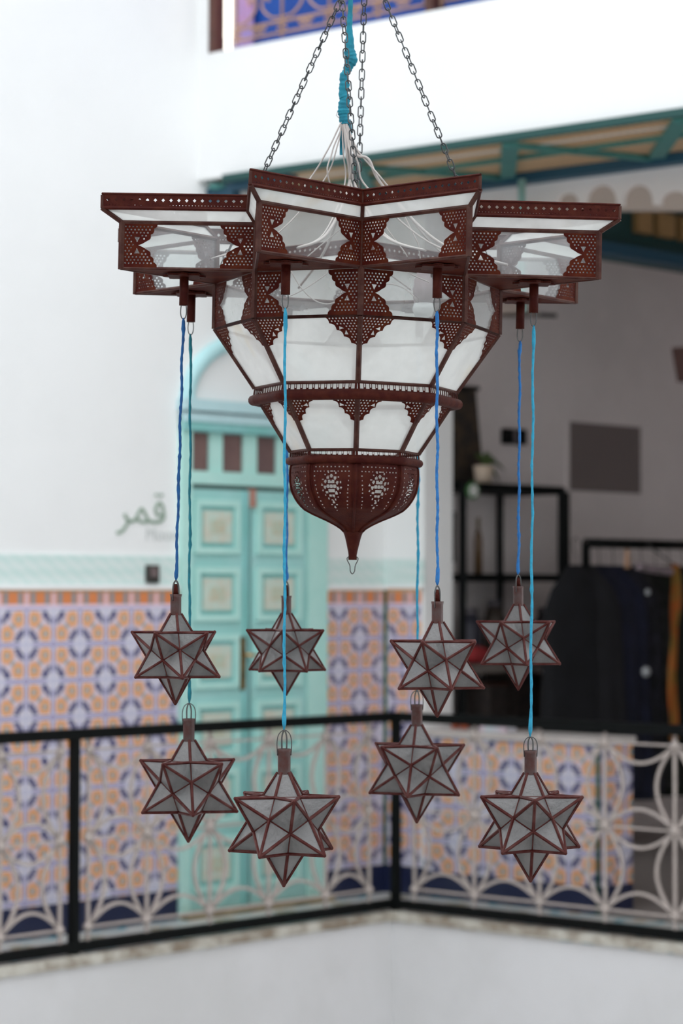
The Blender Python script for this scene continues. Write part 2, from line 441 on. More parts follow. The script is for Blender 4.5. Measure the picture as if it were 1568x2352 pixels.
tplane(PRW, .0, s975+.005, 1.605, 1.74, .012, 'trim_14', fr)
struct(MB().tube([PLW(tW-.012, .143, .016), PLW(tW-.012, 1.575, .016)], .012, 6).build('trim_15', mat('green corner strip', (.03, .10, .05), .4)))
# lintel with a lobed lower edge
b = MB(); zz = lambda px, y: on_plane(px, y, NR, CR_WALL).z
pts = [(s975, zz(1200, 470))]
lobes = [(1185, 1228, 452), (1228, 1270, 447), (1278, 1328, 443), (1345, 1416, 424), (1430, 1500, 424), (1516, 1582, 438), (1594, 1640, 441)]
prof = [(974, 470)]
for (x0, x1, yt) in lobes[2:]:
    for k in range(13):
        a = PI*k/12; prof.append(((x0+x1)/2-(x1-x0)/2*math.cos(a), 470-(470-yt)*math.sin(a)**.75))
prof.append((1700, 470))
top = 4.02; sN = (isect(2.0, CR_WALL)-W1).dot(DR)
P2 = [(sr(px), zz(px, y)) for px, y in prof]+[(sN, zz(1700, 470))]
for (s0, z0), (s1, z1) in zip(P2[:-1], P2[1:]):
    if s1-s0 < 1e-5: continue
    b.hexa([PRW(s0, z0, 0), PRW(s1, z1, 0), PRW(s1, z1, -.12), PRW(s0, z0, -.12)], [PRW(s0, top, 0), PRW(s1, top, 0), PRW(s1, top, -.12), PRW(s0, top, -.12)])
struct(b.build('wall_lintel', mat('lintel plaster', (.88, .84, .83), .85, var=.04, scale=2)))

sA, zA, zB_ = P2[0][0], zz(974, 480), zz(1700, 480)
sB = sr(1700)
struct(MB().hexa([PRW(sA, zA, -.03), PRW(sB, zB_, -.03), PRW(sB, zB_, -.11), PRW(sA, zA, -.11)], [PRW(sA, 3.9, -.03), PRW(sB, 3.9, -.03), PRW(sB, 3.9, -.11), PRW(sA, 3.9, -.11)]).build('trim_16', mat('beige lobe ground', (.52, .44, .39), .85)))

# shop room behind the right gallery
struct(wallbox(isect(9.397, CR_WALL-.4), RB, 0, 4.1, NL*.2).build('wall_back', M['plaster_in']))
struct(wallbox(RB, RR, 0, 4.1, NR*.2).build('wall_end', M['plaster_in']))
struct(wallbox(RR, isect(2.0, CR_WALL), 0, 4.1, -NL*.2).build('wall_far', M['plaster_in']))
b = MB(); poly(b, [isect(9.6, CR_WALL), isect(1.8, CR_WALL), isect(1.8, 14.4), isect(9.6, 14.4)], 4.02, .1)
struct(b.build('ceiling', M['plaster_in']))

# canopy ceiling of the right gallery: slatted boards between painted beams
slat = bpy.data.materials.new('tan slats'); slat.use_nodes = True; nt = NT(slat)
(x, y, z), vec = nt.uv(); U = (x*DR.x+y*DR.y)
st = nt.m('PINGPONG', U+(x*NR.x+y*NR.y)*.25, .02)
nt.put(nt.n['Principled BSDF'].inputs['Base Color'], nt.mix(nt.step(st, .003, .009), (.36, .20, .09), (.72, .47, .25)))
def CLG(s, f, dz=0.0):               # s along DR from the overhead corner, f = 0 outer edge .. 1 inner wall
    q = KOV+DR*s+NR*((CR_WALL-CR_OVER)*f); return Vector((q.x, q.y, 3.55+.13*f+dz))
def s_inner(px): p = on_plane(px, 1345, NR, CR_WALL); return (Vector((p.x, p.y))-KOV).dot(DR)
def s_outer(px): p = on_plane(px, 1345, NR, CR_OVER); return (Vector((p.x, p.y))-KOV).dot(DR)
SL = (K1-KOV).dot(DR)
s_in = -1.2
b = MB(); s5 = s_outer(515); b.hexa([CLG(s5, 0), CLG(SL, 0), CLG(SL, 1.2), CLG(s_in, 1.2)], [CLG(s5, 0, .03), CLG(SL, 0, .03), CLG(SL, 1.2, .03), CLG(s_in, 1.2, .03)])
o = b.build('ceiling_gallery', slat); struct(o)
can = MB()
def cbeam(mb, p, q, wd, dp):
    p = Vector(p); q = Vector(q); d = (q-p).normalized(); sd = d.cross(Vector((0, 0, 1))).normalized()*wd/2
    mb.hexa([p-sd-Vector((0, 0, dp)), q-sd-Vector((0, 0, dp)), q+sd-Vector((0, 0, dp)), p+sd-Vector((0, 0, dp))], [p-sd, q-sd, q+sd, p+sd])
    return mb
base = s_inner(1172); step_ = s_inner(1513)-base
for k in range(-2, 9):
    si = base+step_*k
    if si > SL: break
    for nm, so, wd, dp in (('trim_20', None, .04, .025), ('trim_30', 1, .075, .02)):
        so2 = si if so is None else si-(s_inner(1172)-s_outer(1172))
        if so2 < .05:
            f0 = (0.05-so2)/max(1e-6, si-so2) if si > .05 else 1
            if f0 >= .95: continue
        else: f0 = 0.02
        struct(cbeam(MB(), CLG(so2+(si-so2)*f0, f0, -.002), CLG(si, .98, -.002), wd, dp).build('trim_%d' % (20+2*(k+2)+(1 if so else 0)), M['teal_beam']))
lg = MB(); cbeam(lg, CLG(.1, .42, -.001), CLG(SL, .42, -.001), .025, .02)
struct(lg.build('trim_50', M['teal_beam']))
struct(cbeam(MB(), CLG(-.6, .97, .0), CLG(SL, .97, .0), .09, .055).build('trim_51', M['navyteal']))
struct(cbeam(MB(), CLG(s_outer(515), -.012, .030), CLG(SL, -.012, .030), .03, .036).build('trim_52', mat('dark teal edge board', (.006, .06, .055), .6)))
struct(cbeam(MB(), CLG(s_outer(516), .06, -.0), CLG(.0, .06, -.0)+Vector((0, 0, -.02)), .05, .07).build('trim_54', M['navyteal']))
# outer fascia visible at the left end
struct(MB().hexa([CLG(s_outer(515), 0.015, -.045), CLG(s_outer(640), .015, -.03), CLG(s_outer(640), .10, -.03), CLG(s_outer(515), .10, -.045)],
    [CLG(s_outer(515), 0.015, .02), CLG(s_outer(640), .015, .02), CLG(s_outer(640), .10, .02), CLG(s_outer(515), .10, .02)]).build('trim_53', M['navyteal']))

# ---------------------------------------------------------------- window of the upper storey
wd = struct(bpy.data.objects.new('window_1', None)); COL.objects.link(wd)
def OV(px, y, off=0.0):              # off = behind the wall face
    return on_plane(px, y, NR, CR_OVER+off)
def OVs(s, z, off=0.0): q = KOV+DR*s+NR*off; return Vector((q.x, q.y, z))
sw0, sw1 = s_outer(476), s_outer(1420)
fr_ = MB()
fr_.hexa([OVs(sw0, 4.19, -.01), OVs(sw0+.010, 4.19, -.01), OVs(sw0+.010, 4.19, .16), OVs(sw0, 4.19, .16)], [OVs(sw0, 5.35, -.01), OVs(sw0+.010, 5.35, -.01), OVs(sw0+.010, 5.35, .16), OVs(sw0, 5.35, .16)])
fr_.build('window_frame', M['brown'], wd)
sm = s_outer(976)
fr_ = MB(); fr_.hexa([OVs(sm-.02, 4.19, .02), OVs(sm+.02, 4.19, .02), OVs(sm+.02, 4.19, .12), OVs(sm-.02, 4.19, .12)], [OVs(sm-.02, 5.35, .02), OVs(sm+.02, 5.35, .02), OVs(sm+.02, 5.35, .12), OVs(sm-.02, 5.35, .12)])
fr_.build('window_mullion', M['brown'], wd)
blue = mat('vivid blue pane', (.004, .06, .34), .5, color2=(.006, .085, .42), scale=3)
sb = s_outer(505)
o = MB().slab([OVs(sb, 4.15, .20), OVs(sw1, 4.15, .20), OVs(sw1, 5.4, .20), OVs(sb, 5.4, .20)], NR.to_3d()*.01).build('window_pane', blue, wd); o['label'] = 'vivid blue pane'
curt = MB(); n = 24; pts = []
for k in range(n+1):
    f = k/n; s_ = sw0+.01+(sb+.05-sw0)*f; pts.append((s_, .17+.012*math.sin(f*30)))
vs = []; fs = []
for s_, o_ in pts: vs += [OVs(s_, 4.15, o_), OVs(s_, 5.4, o_)]
for k in range(n): fs.append((2*k, 2*k+2, 2*k+3, 2*k+1))
curt.add(vs, fs, True); o = curt.build('curtain', mat('lilac curtain', (.62, .36, .60), .8, color2=(.42, .36, .72), scale=5)); tag(o, 'sheer lilac curtain at the left end of the blue upper window', 'curtain')
# scrolled grille
g = MB(); gm = mat('grille paint', (.46, .28, .20), .6, var=.2, scale=12)
zb = 4.245
def GP(s, z): return OVs(s, z, .07)
def gbar(p, q, r=.007): g.tube([p, q], r, 6)
gs0, gs1 = s_outer(515), s_outer(962)
def gscroll(c_s, c_z, sx, sz, r0=.055, turns=1.4):
    P = []
    for k in range(40):
        a = k/39*turns*2*PI; r = r0*(1-k/39*.75)
        P.append(GP(c_s+sx*math.cos(a)*r, c_z+sz*math.sin(a)*r))
    g.tube(P, .006, 6)
for (a0, a1) in ((gs0, gs1), (s_outer(990), sw1-.02)):
    gbar(GP(a0, zb), GP(a1, zb)); gbar(GP(a0, zb+.055), GP(a1, zb+.055), .008); gbar(GP(a0, 5.30), GP(a1, 5.30))
    nn = max(1, round((a1-a0)/.29)); st_ = (a1-a0)/nn
    for k in range(nn+1):
        s_ = a0+st_*k; gbar(GP(s_, zb-.02), GP(s_, 5.32), .008)
        if k < nn:
            cx = s_+st_/2
            g.tube(smooth_path([GP(s_+.01, zb+.075), GP(s_+.07, zb+.085), GP(cx-.02, zb+.14), GP(cx-.035, zb+.22), GP(cx-.06, zb+.36)], 6), .0065, 6)
            g.tube(smooth_path([GP(s_+st_-.01, zb+.075), GP(s_+st_-.07, zb+.085), GP(cx+.02, zb+.14), GP(cx+.035, zb+.22), GP(cx+.06, zb+.36)], 6), .0065, 6)
            for sg in (-1, 1):
                gscroll(cx+sg*.055, zb+.20, sg, 1, .035); gscroll(cx+sg*.02, zb+.03, sg, 1, .022, 1.1)
                g.sphere(GP(cx+sg*.06, zb+.17), .009, 8, 6)
        for q in ((0, .028), (-.02, .045), (.02, .045), (0, .07), (-.022, .02), (.022, .02)):
            g.sphere(GP(s_+q[0], zb+q[1]), .009, 8, 6)
g.build('window_grille', gm, wd)['label'] = 'scrolled iron grille'
# glowing tube added for the bright window reveal, beside the curtain
t = thing('reveal_glow', 'glowing white tube added for the bright reveal at the left edge of the blue window', 'lamp', OVs(s_outer(503), 4.25, .05))
em = bpy.data.materials.new('reveal glow'); em.use_nodes = True; e_ = em.node_tree.nodes['Principled BSDF']
e_.inputs['Emission Color'].default_value = (1, .93, .78, 1); e_.inputs['Emission Strength'].default_value = 2.2
part(t, 'tube', MB().tube([OVs(s_outer(503), 4.26, .05), OVs(s_outer(503), 5.3, .05)], .021, 12), em)
part(t, 'tube_end', MB().tube([OVs(s_outer(503), 4.19, .05), OVs(s_outer(503), 4.2, .05), OVs(s_outer(503), 4.25, .05), OVs(s_outer(503), 4.262, .05)], [.013, .019, .019, .015], 12), em)

# ---------------------------------------------------------------- door with arch
dr = struct(bpy.data.objects.new('door_1', None)); COL.objects.link(dr)
def zy(y, px=577): return on_plane(px, y, NL, CL_WALL).z
def dbox(mb, x0, x1, z0, z1, o0, o1, isz=True):
    t0, t1 = (tl(x0), tl(x1)) if isz else (x0, x1)
    return mb.hexa([PLW(t0, z0, o0), PLW(t1, z0, o0), PLW(t1, z0, o1), PLW(t0, z0, o1)], [PLW(t0, z1, o0), PLW(t1, z1, o0), PLW(t1, z1, o1), PLW(t0, z1, o1)])
f = MB()
dbox(f, 408, 431, 0, 2.42, 0, .03); dbox(f, 699, 743, 0, 2.42, 0, .03)
dbox(f, 431, 699, zy(1117), zy(1088), 0, .03)
f.build('door_frame', M['teal_l'], dr)
f = MB(); dbox(f, 431, 699, zy(1001), zy(982), 0, .02); dbox(f, 408, 743, 2.35, 2.392, 0, .052)
f.build('header', M['teal_m'], dr)
f = MB(); dbox(f, 408, 743, 2.392, 2.43, 0, .06); dbox(f, 404, 746, 2.445, 2.50, 0, .065)
f.build('cornice', mat('pale blue cornice', (.50, .72, .76), .6, var=.06), dr)
f = MB()
xs = [(432, 473), (508, 551), (587, 627), (662, 699)]
for a, b_ in ((475, 505), (553, 584), (629, 660)): dbox(f, a, b_, zy(1090), zy(1000), 0, .016)
f.build('transom_bar', M['teal_l'], dr)
for a, b_ in xs:
    dbox(MB(), a, b_, zy(1090), zy(1000), 0, .008).build('transom_pane', M['pinkbrown'], dr)
tc = (tl(411)+tl(743))/2; hw = (tl(743)-tl(411))/2
arch = MB(); n = 40; zs = 2.49; rise = .365
def ell(a, k): return tc-(hw-k)*math.cos(a), zs+(rise-k)*math.sin(a)
vs = []; fs = []
for i in range(n+1):
    a = PI*i/n
    for k, off in ((0, 0), (0, .03), (.018, .045), (.055, .045), (.07, .03), (.07, 0)):
        u, zq = ell(a, k); vs.append(PLW(u, zq, off))
for i in range(n):
    for k in range(5): fs.append((6*i+k, 6*i+k+1, 6*i+7+k, 6*i+6+k))
arch.add(vs, fs, True); arch.build('arch_molding', mat('pale blue arch', (.46, .74, .77), .6, var=.06), dr)
f = MB(); dbox(f, 431, 699, .0, zy(1117), 0, .004); f.build('door_gap_shade', mat('painted gap shadow', (.10, .16, .15), .7), dr)  # dark sheet behind the leaves, coloured as the shadow in the gaps
f = MB(); dbox(f, 408, 743, -.002, .03, 0, .09); f.build('threshold', mat('threshold stone', (.34, .27, .17), .6, var=.3), dr)
mat_motif = mat('faded painted motif', (.58, .50, .36), .6, color2=(.45, .62, .52), scale=40)
def leaf(x0, x1, p0, p1, lab):
    lf = bpy.data.objects.new('door_leaf', None)
    lf = dbox(MB(), x0, x1, .02, zy(1128), .004, .018).build('door_leaf', M['teal'], dr)
    for k in range(6):
        z1 = zy(1152+152*k); z0 = z1-.262
        u0, u1 = tl(p0), tl(p1)
        fr = MB(); wq = .03
        for (a, b_, c, d) in ((u0, u1, z0, z0+wq), (u0, u1, z1-wq, z1), (u0, u0+wq, z0+wq, z1-wq), (u1-wq, u1, z0+wq, z1-wq)): dbox(fr, a, b_, c, d, .018, .034, False)
        pn = fr.build('door_panel', M['teal_l'], lf)
        fr = MB(); w2 = .022; i0, i1, j0, j1 = u0+wq, u1-wq, z0+wq, z1-wq
        dbox(fr, i0, i1, j0, j1, .016, .020, False); fr.build('panel_recess', M['teal_m'], pn)
        dbox(MB(), i0+w2, i1-w2, j0+w2, j1-w2, .018, .03, False).build('panel_medallion', M['panel_c'], pn)
        dbox(MB(), i0+w2+.045, i1-w2-.045, j0+w2+.045, j1-w2-.045, .029, .032, False).build('panel_motif', mat_motif, pn)
    return lf
l1 = leaf(434, 553, 439, 541, 'left'); l2 = leaf(571, 697, 581, 683, 'right')
f = MB(); dbox(f, 552, 562, .02, zy(1128), .01, .03); f.build('astragal', M['teal_m'], dr)
f = MB(); dbox(f, 544, 555, zy(1582), zy(1462), .02, .032); hp = f.build('handle_plate', M['brass'], dr)
f = MB(); f.tube([PLW(tl(549), zy(1503), .03), PLW(tl(549), zy(1503), .075), PLW(tl(566), zy(1505), .08)], .008, 8); f.build('door_handle', mat('bright brass', (.62, .36, .12), .3, .8), dr)
f = MB(); dbox(f, 562, 576, zy(1166), zy(1124), .01, .035); f.build('door_bolt', mat('reddish bolt', (.45, .22, .17), .5), dr)

# wall lettering (Arabic word) as painted strokes on the left wall
let = MB()
def cz(x, y): px = 240+x/8.711; py = 1120+y/8.711; p = on_plane(px, py, NL, CL_WALL-.004); return p
def stroke(pts, wd_):
    P = smooth_path([cz(x, y) for x, y in pts], 6); let.strip(P, wd_, .004, NL.to_3d())
stroke([(1150, 560), (1060, 540), (1020, 440), (1060, 340), (1110, 310), (1160, 370), (1180, 480), (1190, 570), (1165, 640), (1080, 685), (960, 685), (880, 665)], .0155)
stroke([(880, 665), (830, 560), (780, 460), (735, 430), (690, 500), (650, 590), (700, 660), (780, 690), (880, 665)], .0145)
stroke([(700, 660), (640, 620), (580, 665), (500, 665), (440, 610), (400, 520)], .016)
stroke([(490, 665), (450, 730), (400, 810), (330, 885), (240, 905)], .0155)
for (x, y) in ((1040, 150), (1140, 152)):
    let.strip([cz(x-30, y), cz(x+30, y)], .013, .004, NL.to_3d())
o = let.build('wall_lettering', mat('grey green lettering', (.26, .36, .28), .7)); tag(o, 'grey green Arabic lettering painted on the white wall left of the door', 'lettering')
cu = bpy.data.curves.new('small_lettering', 'FONT'); cu.body = 'Moon'; cu.size = .085; cu.extrude = .001
to = bpy.data.objects.new('t', cu); COL.objects.link(to)
bpy.context.view_layer.update()
me = bpy.data.meshes.new_from_object(to.evaluated_get(bpy.context.evaluated_depsgraph_get())); bpy.data.objects.remove(to)
me.materials.clear(); me.materials.append(mat('faint lettering', (.62, .65, .64), .7))
o = link('small_lettering', me); p0 = PLW(tl(332), zy(1240, 350), .004)
o.matrix_world = Matrix(((DL.x, 0, NL.x*-1, p0.x), (DL.y, 0, NL.y*-1, p0.y), (0, 1, 0, p0.z), (0, 0, 0, 1)))
tag(o, 'faint small Latin word under the Arabic lettering on the white wall', 'lettering')
t = thing('wall_switch', 'small dark rectangular box on the frieze left of the door', 'switch', PLW(tl(343), 1.63, .012))
f = MB(); dbox(f, 329, 357, zy(1339, 343), zy(1298, 343), .01, .03); part(t, 'switch_box', f, mat('dark box', (.035, .035, .03), .5))
f = MB(); dbox(f, 335, 352, zy(1325, 343), zy(1304, 343), .03, .034); part(t, 'cover', f, mat('grey brown cover', (.16, .12, .12), .4))
# ---------------------------------------------------------------- railings
def railing(P, nodes_sets, posts, t0, t1, label, Nn, corner=False):
    t = thing('railing', label, 'railing', P(posts[0], 0))
    def rb(mb, z0, z1, w_, ta, tb):
        return mb.hexa([P(ta, z0, -w_), P(tb, z0, -w_), P(tb, z0, w_), P(ta, z0, w_)], [P(ta, z1, -w_), P(tb, z1, -w_), P(tb, z1, w_), P(ta, z1, w_)])
    part(t, 'handrail', rb(MB(), .930, .976, .024, t0, t1), M['black'])
    part(t, 'bottom_rail', rb(MB(), .012, .055, .02, t0, t1), M['black'])
    for tp in posts: part(t, 'post', rb(MB(), -.03 if tp != 0 else 0, .93, .019, tp-.019, tp+.019), M['black'])
    n3 = Nn.to_3d(); R0 = .0105
    for nodes in nodes_sets:
        g = MB(); ZN = (.114, .497, .882)
        lo, hi = nodes[0], nodes[-1]
        for zq in ZN: g.strip([P(lo, zq), P(hi, zq)], .010, .010, n3)
        for i, u in enumerate(nodes):
            g.strip([P(u, .05), P(u, .935)], .015, .010, n3)
            for zq in ZN: g.sphere(P(u, zq), .022, 10, 6, (1, 1, 1))
            for j in range(2):
                za, zb_ = ZN[j], ZN[j+1]; zm = (za+zb_)/2; dz = (zb_-za)/2
                for sg in (-1, 1):
                    if (sg < 0 and i == 0) or (sg > 0 and i == len(nodes)-1): continue
                    pts = [P(u+sg*.095*(1-abs(k/12-1)**1.9), zm+dz*(k/12-1)) for k in range(25)]
                    g.strip(pts, .014, .012, n3)
            if i < len(nodes)-1:
                u2 = nodes[i+1]; um = (u+u2)/2; du = (u2-u)/2
                for zq, sgs in ((ZN[0], (1,)), (ZN[1], (-1, 1)), (ZN[2], (-1,))):
                    for sg in sgs:
                        pts = [P(um+du*(k/12-1), zq+sg*.088*(1-abs(k/12-1)**1.9)) for k in range(25)]
                        g.strip(pts, .014, .012, n3)
        part(t, 'grille_panel', g, M['cream_iron'])
    return t
def PLE(t, z, off=0.0): q = CE+DL*t-NL*(off)+NL*.03; return Vector((q.x, q.y, z))
def PRE(t, z, off=0.0): q = CE+DR*t-NR*(off)+NR*.03; return Vector((q.x, q.y, z))
railing(PLE, [[-1.888, -1.555, -1.18, -.812, -.438, -.14], [-3.50, -3.13, -2.74, -2.36, -2.042]], [-1.966, -3.58], -4.2, .03, 'black iron railing with cream scroll grille in front of the turquoise door', NL)
railing(PRE, [[.108, .467, .842, 1.2035, 1.573, 1.94, 2.2], [2.4, 2.77, 3.14]], [-.008, 2.3], -.03, 3.4, 'black iron railing with cream petal grille in front of the tiled counter', NR)

# ---------------------------------------------------------------- tiled counter
sc0 = s975+.001; sc1 = sr(1373)
ct = thing('tiled_counter', 'low counter faced in blue and orange tiles with navy base behind the railing', 'counter', PRW((sc0+sc1)/2, 0, -.1))
o = part(ct, 'tiled_body', wallbox(W1+DR*sc0, W1+DR*sc1, .13, .826, NL*.0+DL*.27+NR*.0), M['tileC'])
def uvC(p):
    q = Vector((p.x, p.y))-W1; return (q.dot(DR) if (p.z or True) else 0, p.z)
# per-face UVs: front uses DR, end uses DL
me = o.data; l = me.uv_layers.new(name='UVMap')
for pl in me.polygons:
    nrm = Vector((pl.normal.x, pl.normal.y)); useL = abs(nrm.dot(DR)) > abs(nrm.dot(NR))
    for li in pl.loop_indices:
        p = me.vertices[me.loops[li].vertex_index].co; q = Vector((p.x, p.y))-W1
        l.data[li].uv = ((q.dot(DL)+.1) if useL else q.dot(DR), p.z)
part(ct, 'plinth', wallbox(W1+DR*sc0, W1+DR*(sc1+.004), 0, .13, DL*.27), M['navy_tile'])
part(ct, 'worktop', wallbox(W1+DR*sc0-NR*.02, W1+DR*(sc1+.012)-NR*.02, .826, .856, DL*.30), mat('pale counter top', (.60, .56, .54), .4, var=.1))
part(ct, 'corner_strip', MB().tube([PRW(sc1, .0, .004), PRW(sc1, .83, .004)], .012, 6), mat('dark green edge', (.01, .07, .045), .4))
def CT(px, y, off=.12):              # a point standing on the counter top
    p = on_plane(px, y, NR, CR_WALL+off); return Vector((p.x, p.y, .856))
p = CT(1143, 1680); t = thing('paper_packet', 'white and pale blue packet lying on the tiled counter', 'packet', p)
ex = DR.to_3d(); ey = NR.to_3d()
R3 = Matrix((ex, ey, Vector((0, 0, 1)))).transposed()
part(t, 'wrapper', MB().box(p+Vector((0, 0, .025)), (.16, .10, .05), R3), mat('packet', (.50, .60, .64), .5, color2=(.70, .50, .58), scale=9))
part(t, 'lid', MB().box(p+Vector((-.02, 0, .055)), (.08, .07, .012), R3), mat('packet lid', (.78, .72, .72), .5))
for px in (1045, 1066):
    p = CT(px, 1680, .18); o = MB().lathe([(.001, 0), (.02, 0), (.024, .03), (.018, .055), (.001, .058)], p, 12).build('spice_jar', mat('orange jar', (.45, .10, .04), .5))
    tag(o, 'small orange jar at the back of the counter, %s of the two' % ('left' if px < 1050 else 'right'), 'jar')

# ---------------------------------------------------------------- inside the shop
CB = 9.397
def BW(px, y, off=0.0): return on_plane(px, y, NL, CB-off)
def bwbox(mb, x0, x1, ytop, ybot, o0, o1):
    a, b_ = BW(x0, 1345), BW(x1, 1345); xm = (x0+x1)/2
    z1 = BW(xm, ytop).z; z0 = BW(xm, ybot).z; n3 = -NL.to_3d()
    q = [a+n3*o0, b_+n3*o0, b_+n3*o1, a+n3*o1]
    return mb.hexa([Vector((p.x, p.y, z0)) for p in q], [Vector((p.x, p.y, z1)) for p in q])
# recess in the back wall: a flat panel, its shade put into the colour
f = bwbox(MB(), 1305, 1470, 975, 1130, -.0, .004); struct(f.build('trim_60', mat('painted recess shade', (.20, .165, .16), .9)))
f = MB()
for (x0, x1, yt, yb) in ((1299, 1305, 969, 1136), (1470, 1476, 969, 1136)): bwbox(f, x0, x1, yt, yb, 0, .012)
struct(f.build('trim_61', M['plaster_in']))
t = thing('hanging_textile', 'dark patterned textile hanging on the wall above the shelving', 'textile', BW(1060, 1100, .05))
f = MB(); a = [BW(985, 1112, .06), BW(1112, 1112, .06), BW(1092, 890, .06), BW(985, 878, .06)]
f.slab(a, NL.to_3d()*.03)
part(t, 'cloth', f, mat('dark embroidered cloth', (.018, .016, .014), .8, color2=(.07, .045, .025), scale=14))
part(t, 'rod', MB().tube([BW(980, 886, .06), BW(1098, 893, .06)], .014, 8), M['black'])
f = bwbox(MB(), 1150, 1166, 985, 1020, 0, .05); t = thing('switch_panel', 'dark twin switch box on the grey shop wall', 'switch', BW(1172, 1003, .02))
part(t, 'module', f, M['black']); part(t, 'module', bwbox(MB(), 1179, 1196, 987, 1022, 0, .05), M['black']); part(t, 'plate', bwbox(MB(), 1166, 1179, 987, 1020, 0, .04), mat('plate', (.16, .14, .15), .5))
# shelving
SD = .42
sh = thing('shelving_rack', 'black metal shelving rack standing against the shop wall', 'shelf', Vector((BW(1130, 1345, .2).x, BW(1130, 1345, .2).y, 0)))
def post(px, o_, w_=.04, ztop=None):
    a = BW(px, 1345, o_); zt = BW(px, 1110, o_).z if ztop is None else ztop
    return MB().box((a.x, a.y, zt/2), (w_, w_, zt))
zS = BW(1130, 1113, SD).z
for px in (988, 1062, 1290): part(sh, 'post', post(px, SD, .045, zS), M['black'])
for px in (1000, 1148, 1300): part(sh, 'post', post(px, .04, .04, zS), M['black'])
def shelf(px0, px1, y, th, m, nm='shelf', lab=None):
    a = BW(px0, 1345, SD); b_ = BW(px1, 1345, SD); z_ = BW((px0+px1)/2, y, SD).z; k = NL.to_3d()*(SD-.03)
    q = [a, b_, b_+k, a+k]
    o = part(sh, nm, MB().hexa([Vector((p.x, p.y, z_-th)) for p in q], [Vector((p.x, p.y, z_)) for p in q]), m)
    if lab: o['label'] = lab
    return z_
shelf(980, 1294, 1110, .05, M['black'], 'top_shelf')
z2 = shelf(980, 1294, 1318, .045, M['black'])
z3 = shelf(1062, 1294, 1524, .05, mat('pale shelf board', (.22, .19, .17), .6), 'shelf', 'pale wooden board')
z4 = shelf(980, 1294, 1660, .05, M['brown'])
# plant in a cream pot
p = BW(1110, 1102, SD*.5); p.z = zS
t = thing('potted_plant', 'cream pot with a few trailing leaves on top of the shelving', 'plant', p)
part(t, 'pot', MB().lathe([(.001, 0), (.046, 0), (.062, .125), (.056, .125), (.045, .1), (.001, .1)], p, 20), mat('cream pot', (.72, .60, .47), .6))
for k, (dx, dz, ln) in enumerate(((.08, .15, .16), (.13, .10, .18), (.04, .19, .12), (-.05, .17, .1), (.10, .02, .14))):
    lf = MB(); q = p+Vector((0, 0, .1)); tip = p+ex*0+DL.to_3d()*(dx*1.5)+Vector((0, 0, dz))
    md = (q+tip)/2+Vector((0, 0, .05)); lf.tube(bez(q, q+Vector((0, 0, .07)), md+Vector((0, 0, .03)), tip, 10), [.003, .004, .008, .012, .015, .016, .015, .012, .009, .005, .001], 6)
    part(t, 'leaf', lf, M['leafgreen'])
def onshelf(px, z_, o_=.2): a = BW(px, 1345, o_); return Vector((a.x, a.y, z_))
NB = -NL.to_3d()
RW = Matrix((DL.to_3d().normalized(), NL.to_3d().normalized(), Vector((0, 0, 1)))).transposed()
# round plate with a green rim on the shelf edge
p = BW(1083, 1127, SD+.03)
t = thing('round_sign', 'small round white sign with a green rim on the shelving top edge', 'sign', p)
def disc(c, r, th, seg=28):
    c = Vector(c); vs = []; 
    for o_ in (0, th):
        for k in range(seg): a = 2*PI*k/seg; vs.append(c+DL.to_3d()*math.cos(a)*r+Vector((0, 0, math.sin(a)*r))+NB*o_)
    return MB().add(vs, [tuple(range(seg)), tuple(range(seg, 2*seg))]+[(k, (k+1) % seg, seg+(k+1) % seg, seg+k) for k in range(seg)])
part(t, 'rim', disc(p, .052, .012), mat('green rim', (.05, .17, .05), .5)); part(t, 'face', disc(p+NB*.012, .036, .006), mat('pale face', (.80, .84, .80), .5))
p = BW(1000, 1172, .01)
o = disc(p, .05, .04).build('wall_clock', M['black']); tag(o, 'small round dark disc on the wall left of the shelving', 'clock')
t = thing('picture_frame', 'dark picture frame with a pinkish picture leaning on the middle shelf', 'picture', onshelf(1025, z2, .2))
c0 = onshelf(1024, z2+.22, .2)
part(t, 'frame', MB().box(c0, (.14, .03, .30), RW), M['black']); part(t, 'picture', MB().box(c0+NB*.018, (.085, .004, .22), RW), mat('pinkish print', (.24, .15, .17), .6, color2=(.14, .10, .10), scale=20))
p = onshelf(1012, z2, .3)
o = MB().sphere(p+Vector((0, 0, .022)), .03, 14, 8, (1.3, 1.3, .75)).build('red_pouch', mat('red cloth', (.40, .02, .02), .7)); tag(o, 'small red pouch on the middle shelf under the picture frame', 'pouch')
p = onshelf(1098, z2, .2)
t = thing('brown_bottle', 'slim brown bottle on the middle shelf of the rack', 'bottle', p)
part(t, 'bottle_body', MB().lathe([(.001, 0), (.024, 0), (.026, .2), (.012, .27), (.001, .27)], p, 14), mat('brown bottle', (.13, .075, .035), .4)); part(t, 'neck', MB().tube([p+Vector((0, 0, .265)), p+Vector((0, 0, .34))], .012, 10), mat('tan neck', (.16, .11, .05), .5))
kk = 0
labs = ['far left end', 'left of centre', 'centre', 'right of centre', 'far right end']
